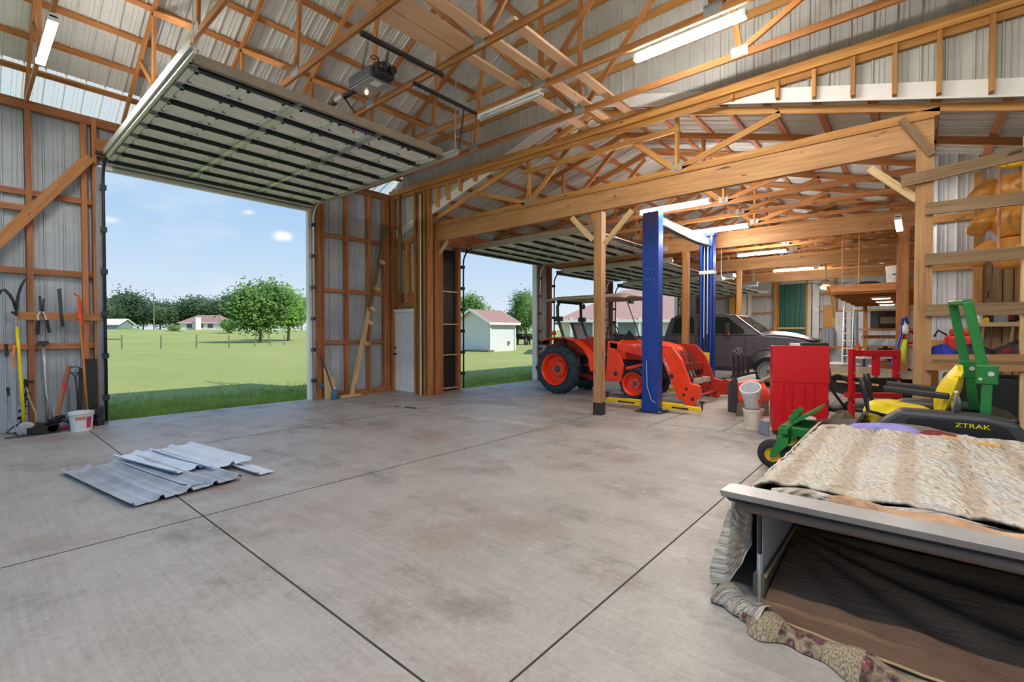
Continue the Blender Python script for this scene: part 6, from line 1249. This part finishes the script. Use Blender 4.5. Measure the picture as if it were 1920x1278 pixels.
# motorcycle with windscreen behind the press
o = cf(1655, 12.4); t = thing('motorcycle', 'silver motorcycle with clear windscreen behind the red press', 'motorcycle', o)
for x in (-.62, .55):
    m = bm(); m.tube([lo(x, 0, .0)-o+o+V((0, 0, 0)) for x in (x,)]*2 if False else [o+Rv*(x+.27*math.cos(a*PI/12))+V((0, 0, .32+.27*math.sin(a*PI/12))) for a in range(25)], .05, 8); m.build('wheel', 'rubber', t, smooth=True)
m = bm(); m.sph(o+V((0, 0, .62)), (.45, .22, .2), 16, 10, Matrix.Rotation(YAW-PI/2, 3, 'Z')); m.build('tank', 'silver_paint', t, smooth=True)
m = bm(); m.prism([o-Rv*.52+V((0, 0, .62)), o-Rv*.30+V((0, 0, .60)), o-Rv*.2+V((0, 0, .95)), o-Rv*.42+V((0, 0, 1.12)), o-Rv*.56+V((0, 0, 1.0))], Fv*.4); m.build('fairing', 'silver_paint', t, bevel=.04)
m = bm(); m.prism([o-Rv*.44+V((0, 0, 1.08)), o-Rv*.02+V((0, 0, 1.42)), o+Rv*.12+V((0, 0, 1.40)), o-Rv*.22+V((0, 0, 1.02))], Fv*.02); m.build('windscreen', 'clear_plastic', t)
m = bm(); m.tube([o-Rv*.3+Fv*(-.3)+V((0, 0, 1.0)), o-Rv*.2+V((0, 0, .98)), o-Rv*.3+Fv*.3+V((0, 0, 1.0))], .016, 6); m.build('handlebar', 'black_plastic', t)
m = bm(); m.sph(o+Rv*.35+V((0, 0, .8)), (.32, .16, .1), 14, 8, Matrix.Rotation(YAW-PI/2, 3, 'Z')); m.build('seat', 'black_plastic', t, smooth=True)
m = bm(); m.cyl(o+V((0, 0, .35))-Fv*.15, o+V((0, 0, .35))+Fv*.15, .2); m.build('engine', 'steel_grey', t)
# workbench clutter between boat and press
o = cf(1652, 11.0)
t = thing('work_table', 'white topped work table behind the shop press with clutter on it', 'table', o)
m = bm(); m.prism([o-Rv*.4+V((0, 0, .92)), o+Rv*.62+V((0, 0, .92)), o+Rv*.62+Fv*.5+V((0, 0, .92)), o-Rv*.4+Fv*.5+V((0, 0, .92))], V((0, 0, .04))); m.build('table_top', 'white_paint', t)
for x, y in ((-.35, .05), (.57, .05), (-.35, .45), (.57, .45)): m = bm(); m.beam(o+Rv*x+Fv*y, o+Rv*x+Fv*y+V((0, 0, .92)), .05, .05, (1, 0, 0)); m.build('leg', 'truck_trim', t)
m = bm(); m.prism([o+Rv*.02+V((0, 0, .1)), o+Rv*.56+V((0, 0, .1)), o+Rv*.56+V((0, 0, .86)), o+Rv*.02+V((0, 0, .86))], Fv*.3); m.build('wooden_crate', 'lumber_red', label='brown crate under the white topped work table', cat='crate')
for x, h, r, mt, nm, lab in ((-.3, .3, .07, 'safety_orange', 'orange_tool', 'orange tool upright on the work table behind the press'), (-.12, .24, .05, 'mower_green', 'green_bottle', 'green bottle on the work table near the orange tool'), (.05, .16, .12, 'chrome', 'steel_part', 'shiny metal part on the work table under the windscreen'), (.3, .2, .12, 'bag_black', 'black_case', 'black case on the work table by the blue pole')):
    c = o+Rv*x+Fv*.25+V((0, 0, .96)); m = bm()
    if nm == 'orange_tool': m.tube([c, c+V((0, 0, .12)), c+V((0, 0, .2))-Rv*.03, c+V((0, 0, .32))-Rv*.06], [.05, .04, .05, .02], 8); m.box(c+V((0, 0, .12)), (.16, .06, .06), RZc)
    elif nm == 'black_case': m.box(c+V((0, 0, .1)), (.26, .16, .2), RZc); m.box(c+V((0, 0, .22)), (.1, .03, .05), RZc)
    else: m.lathe(c, (0, 0, 1), [(0, 0), (0, r), (h*.6, r), (h*.8, r*.4), (h, r*.35), (h, 0)], 14)
    m.build(nm, mt, label=lab, cat=nm.split('_')[1])
o2 = cf(1686, 9.0); m = bm(); m.tube([o2-Rv*.14+V((0, 0, .9)), o2+Rv*.05+V((0, 0, 1.55)), o2+Rv*.06+V((0, 0, 1.78)), o2+Rv*.12+V((0, 0, 1.82)), o2+Rv*.16+V((0, 0, 1.7))], .025, 8); m.build('blue_pole', 'lift_blue', label='blue pole leaning against the reddish post behind the press', cat='pole')
m = bm(); m.lathe(o2+Rv*.1+V((0, 0, 1.5)), (0, 0, 1), [(0, 0), (0, .04), (.04, .065), (.16, .065), (.2, .025), (.23, .025)], 14); m.build('white_jug', 'bucket_white', smooth=True, label='white jug hanging at the top of the blue pole', cat='jug')
m = bm(); m.tube([o2+Rv*.1+V((0, 0, .95)), o2+Rv*.08+V((0, 0, 1.2)), o2+Rv*.12+V((0, 0, 1.4))], [.03, .05, .03], 8); m.build('lime_vest', 'lime', smooth=True, label='lime yellow cloth hanging below the white jug', cat='cloth')
p = AX(1705, 632, 12.38); m = bm(); m.tube([(12.36, p.y+.09*math.cos(a*.5), p.z+.12*math.sin(a*.5)) for a in range(40)], .022, 6); m.build('orange_hose', 'safety_orange', smooth=True, label='orange cord coiled on the reddish post', cat='cord')
# ================================================================ world and light
w = bpy.data.worlds.new('sky'); scene.world = w; w.use_nodes = True; nt = w.node_tree; nt.nodes.clear()
out = N(nt, 'OutputWorld'); bg = N(nt, 'Background'); nt.links.new(bg.outputs[0], out.inputs[0])
tc = N(nt, 'TexCoord').outputs['Generated']; sx = N(nt, 'SeparateXYZ'); nt.links.new(tc, sx.inputs[0])
col = ramp(nt, sx.outputs[2], [(-.02, 'CFDCE8'), (.02, 'D7E1EC'), (.1, 'C1D6EA'), (.24, 'A2C4E7'), (.32, '8BB6E4'), (.9, '6C9FD8')])
cn = noise(nt, tc, 2.3, 6, .6, (1, 1, 3.2)); cm = ramp(nt, cn, [(.54, (0, 0, 0)), (.8, (.7, .7, .7))])
col = mixc(nt, cm, col, 'E6ECF2')
def puff(px, py, size, amt):
    d = ray(px, py).normalized(); mp = N(nt, 'VectorMath', operation='SUBTRACT'); nt.links.new(tc, mp.inputs[0]); mp.inputs[1].default_value = d
    sc = N(nt, 'VectorMath', operation='MULTIPLY'); sc.inputs[1].default_value = (1, 1, 2.1); nt.links.new(mp.outputs[0], sc.inputs[0])
    wb = N(nt, 'TexNoise'); wb.inputs['Scale'].default_value = 40; wb.inputs['Detail'].default_value = 4; nt.links.new(tc, wb.inputs['Vector'])
    ln = N(nt, 'VectorMath', operation='LENGTH'); nt.links.new(sc.outputs[0], ln.inputs[0])
    ad = N(nt, 'Math', operation='MULTIPLY_ADD'); nt.links.new(wb.outputs[0], ad.inputs[0]); ad.inputs[1].default_value = size*.9; nt.links.new(ln.outputs['Value'], ad.inputs[2])
    return ramp(nt, ad.outputs[0], [(size*.75, (amt, amt, amt)), (size*1.5, (0, 0, 0))])
for a in ((530, 443, .022, 1), (467, 398, .011, .6), (208, 412, .016, .5)): col = mixc(nt, puff(*a), col, 'F7F9FC')
nt.links.new(col, bg.inputs[0]); bg.inputs[1].default_value = .85
sun = bpy.data.lights.new('sun', 'SUN'); sun.energy = 3.2; sun.angle = .01; sun.color = (1, .96, .88)
so = bpy.data.objects.new('sun', sun); COL.objects.link(so); so.rotation_euler = V((-.22, .72, -.74)).to_track_quat('-Z', 'Y').to_euler()
scene.view_settings.view_transform = 'Standard'; scene.view_settings.look = 'None'; scene.view_settings.gamma = 1; scene.view_settings.exposure = 0.42; scene.view_settings.use_curve_mapping = False
scene.cycles.max_bounces = 8; scene.cycles.diffuse_bounces = 5; scene.cycles.glossy_bounces = 3; scene.cycles.transmission_bounces = 5; scene.cycles.sample_clamp_indirect = 6; scene.cycles.caustics_reflective = False; scene.cycles.caustics_refractive = False
scene.cycles.use_denoising = True; scene.cycles.use_adaptive_sampling = True; scene.cycles.adaptive_threshold = .03
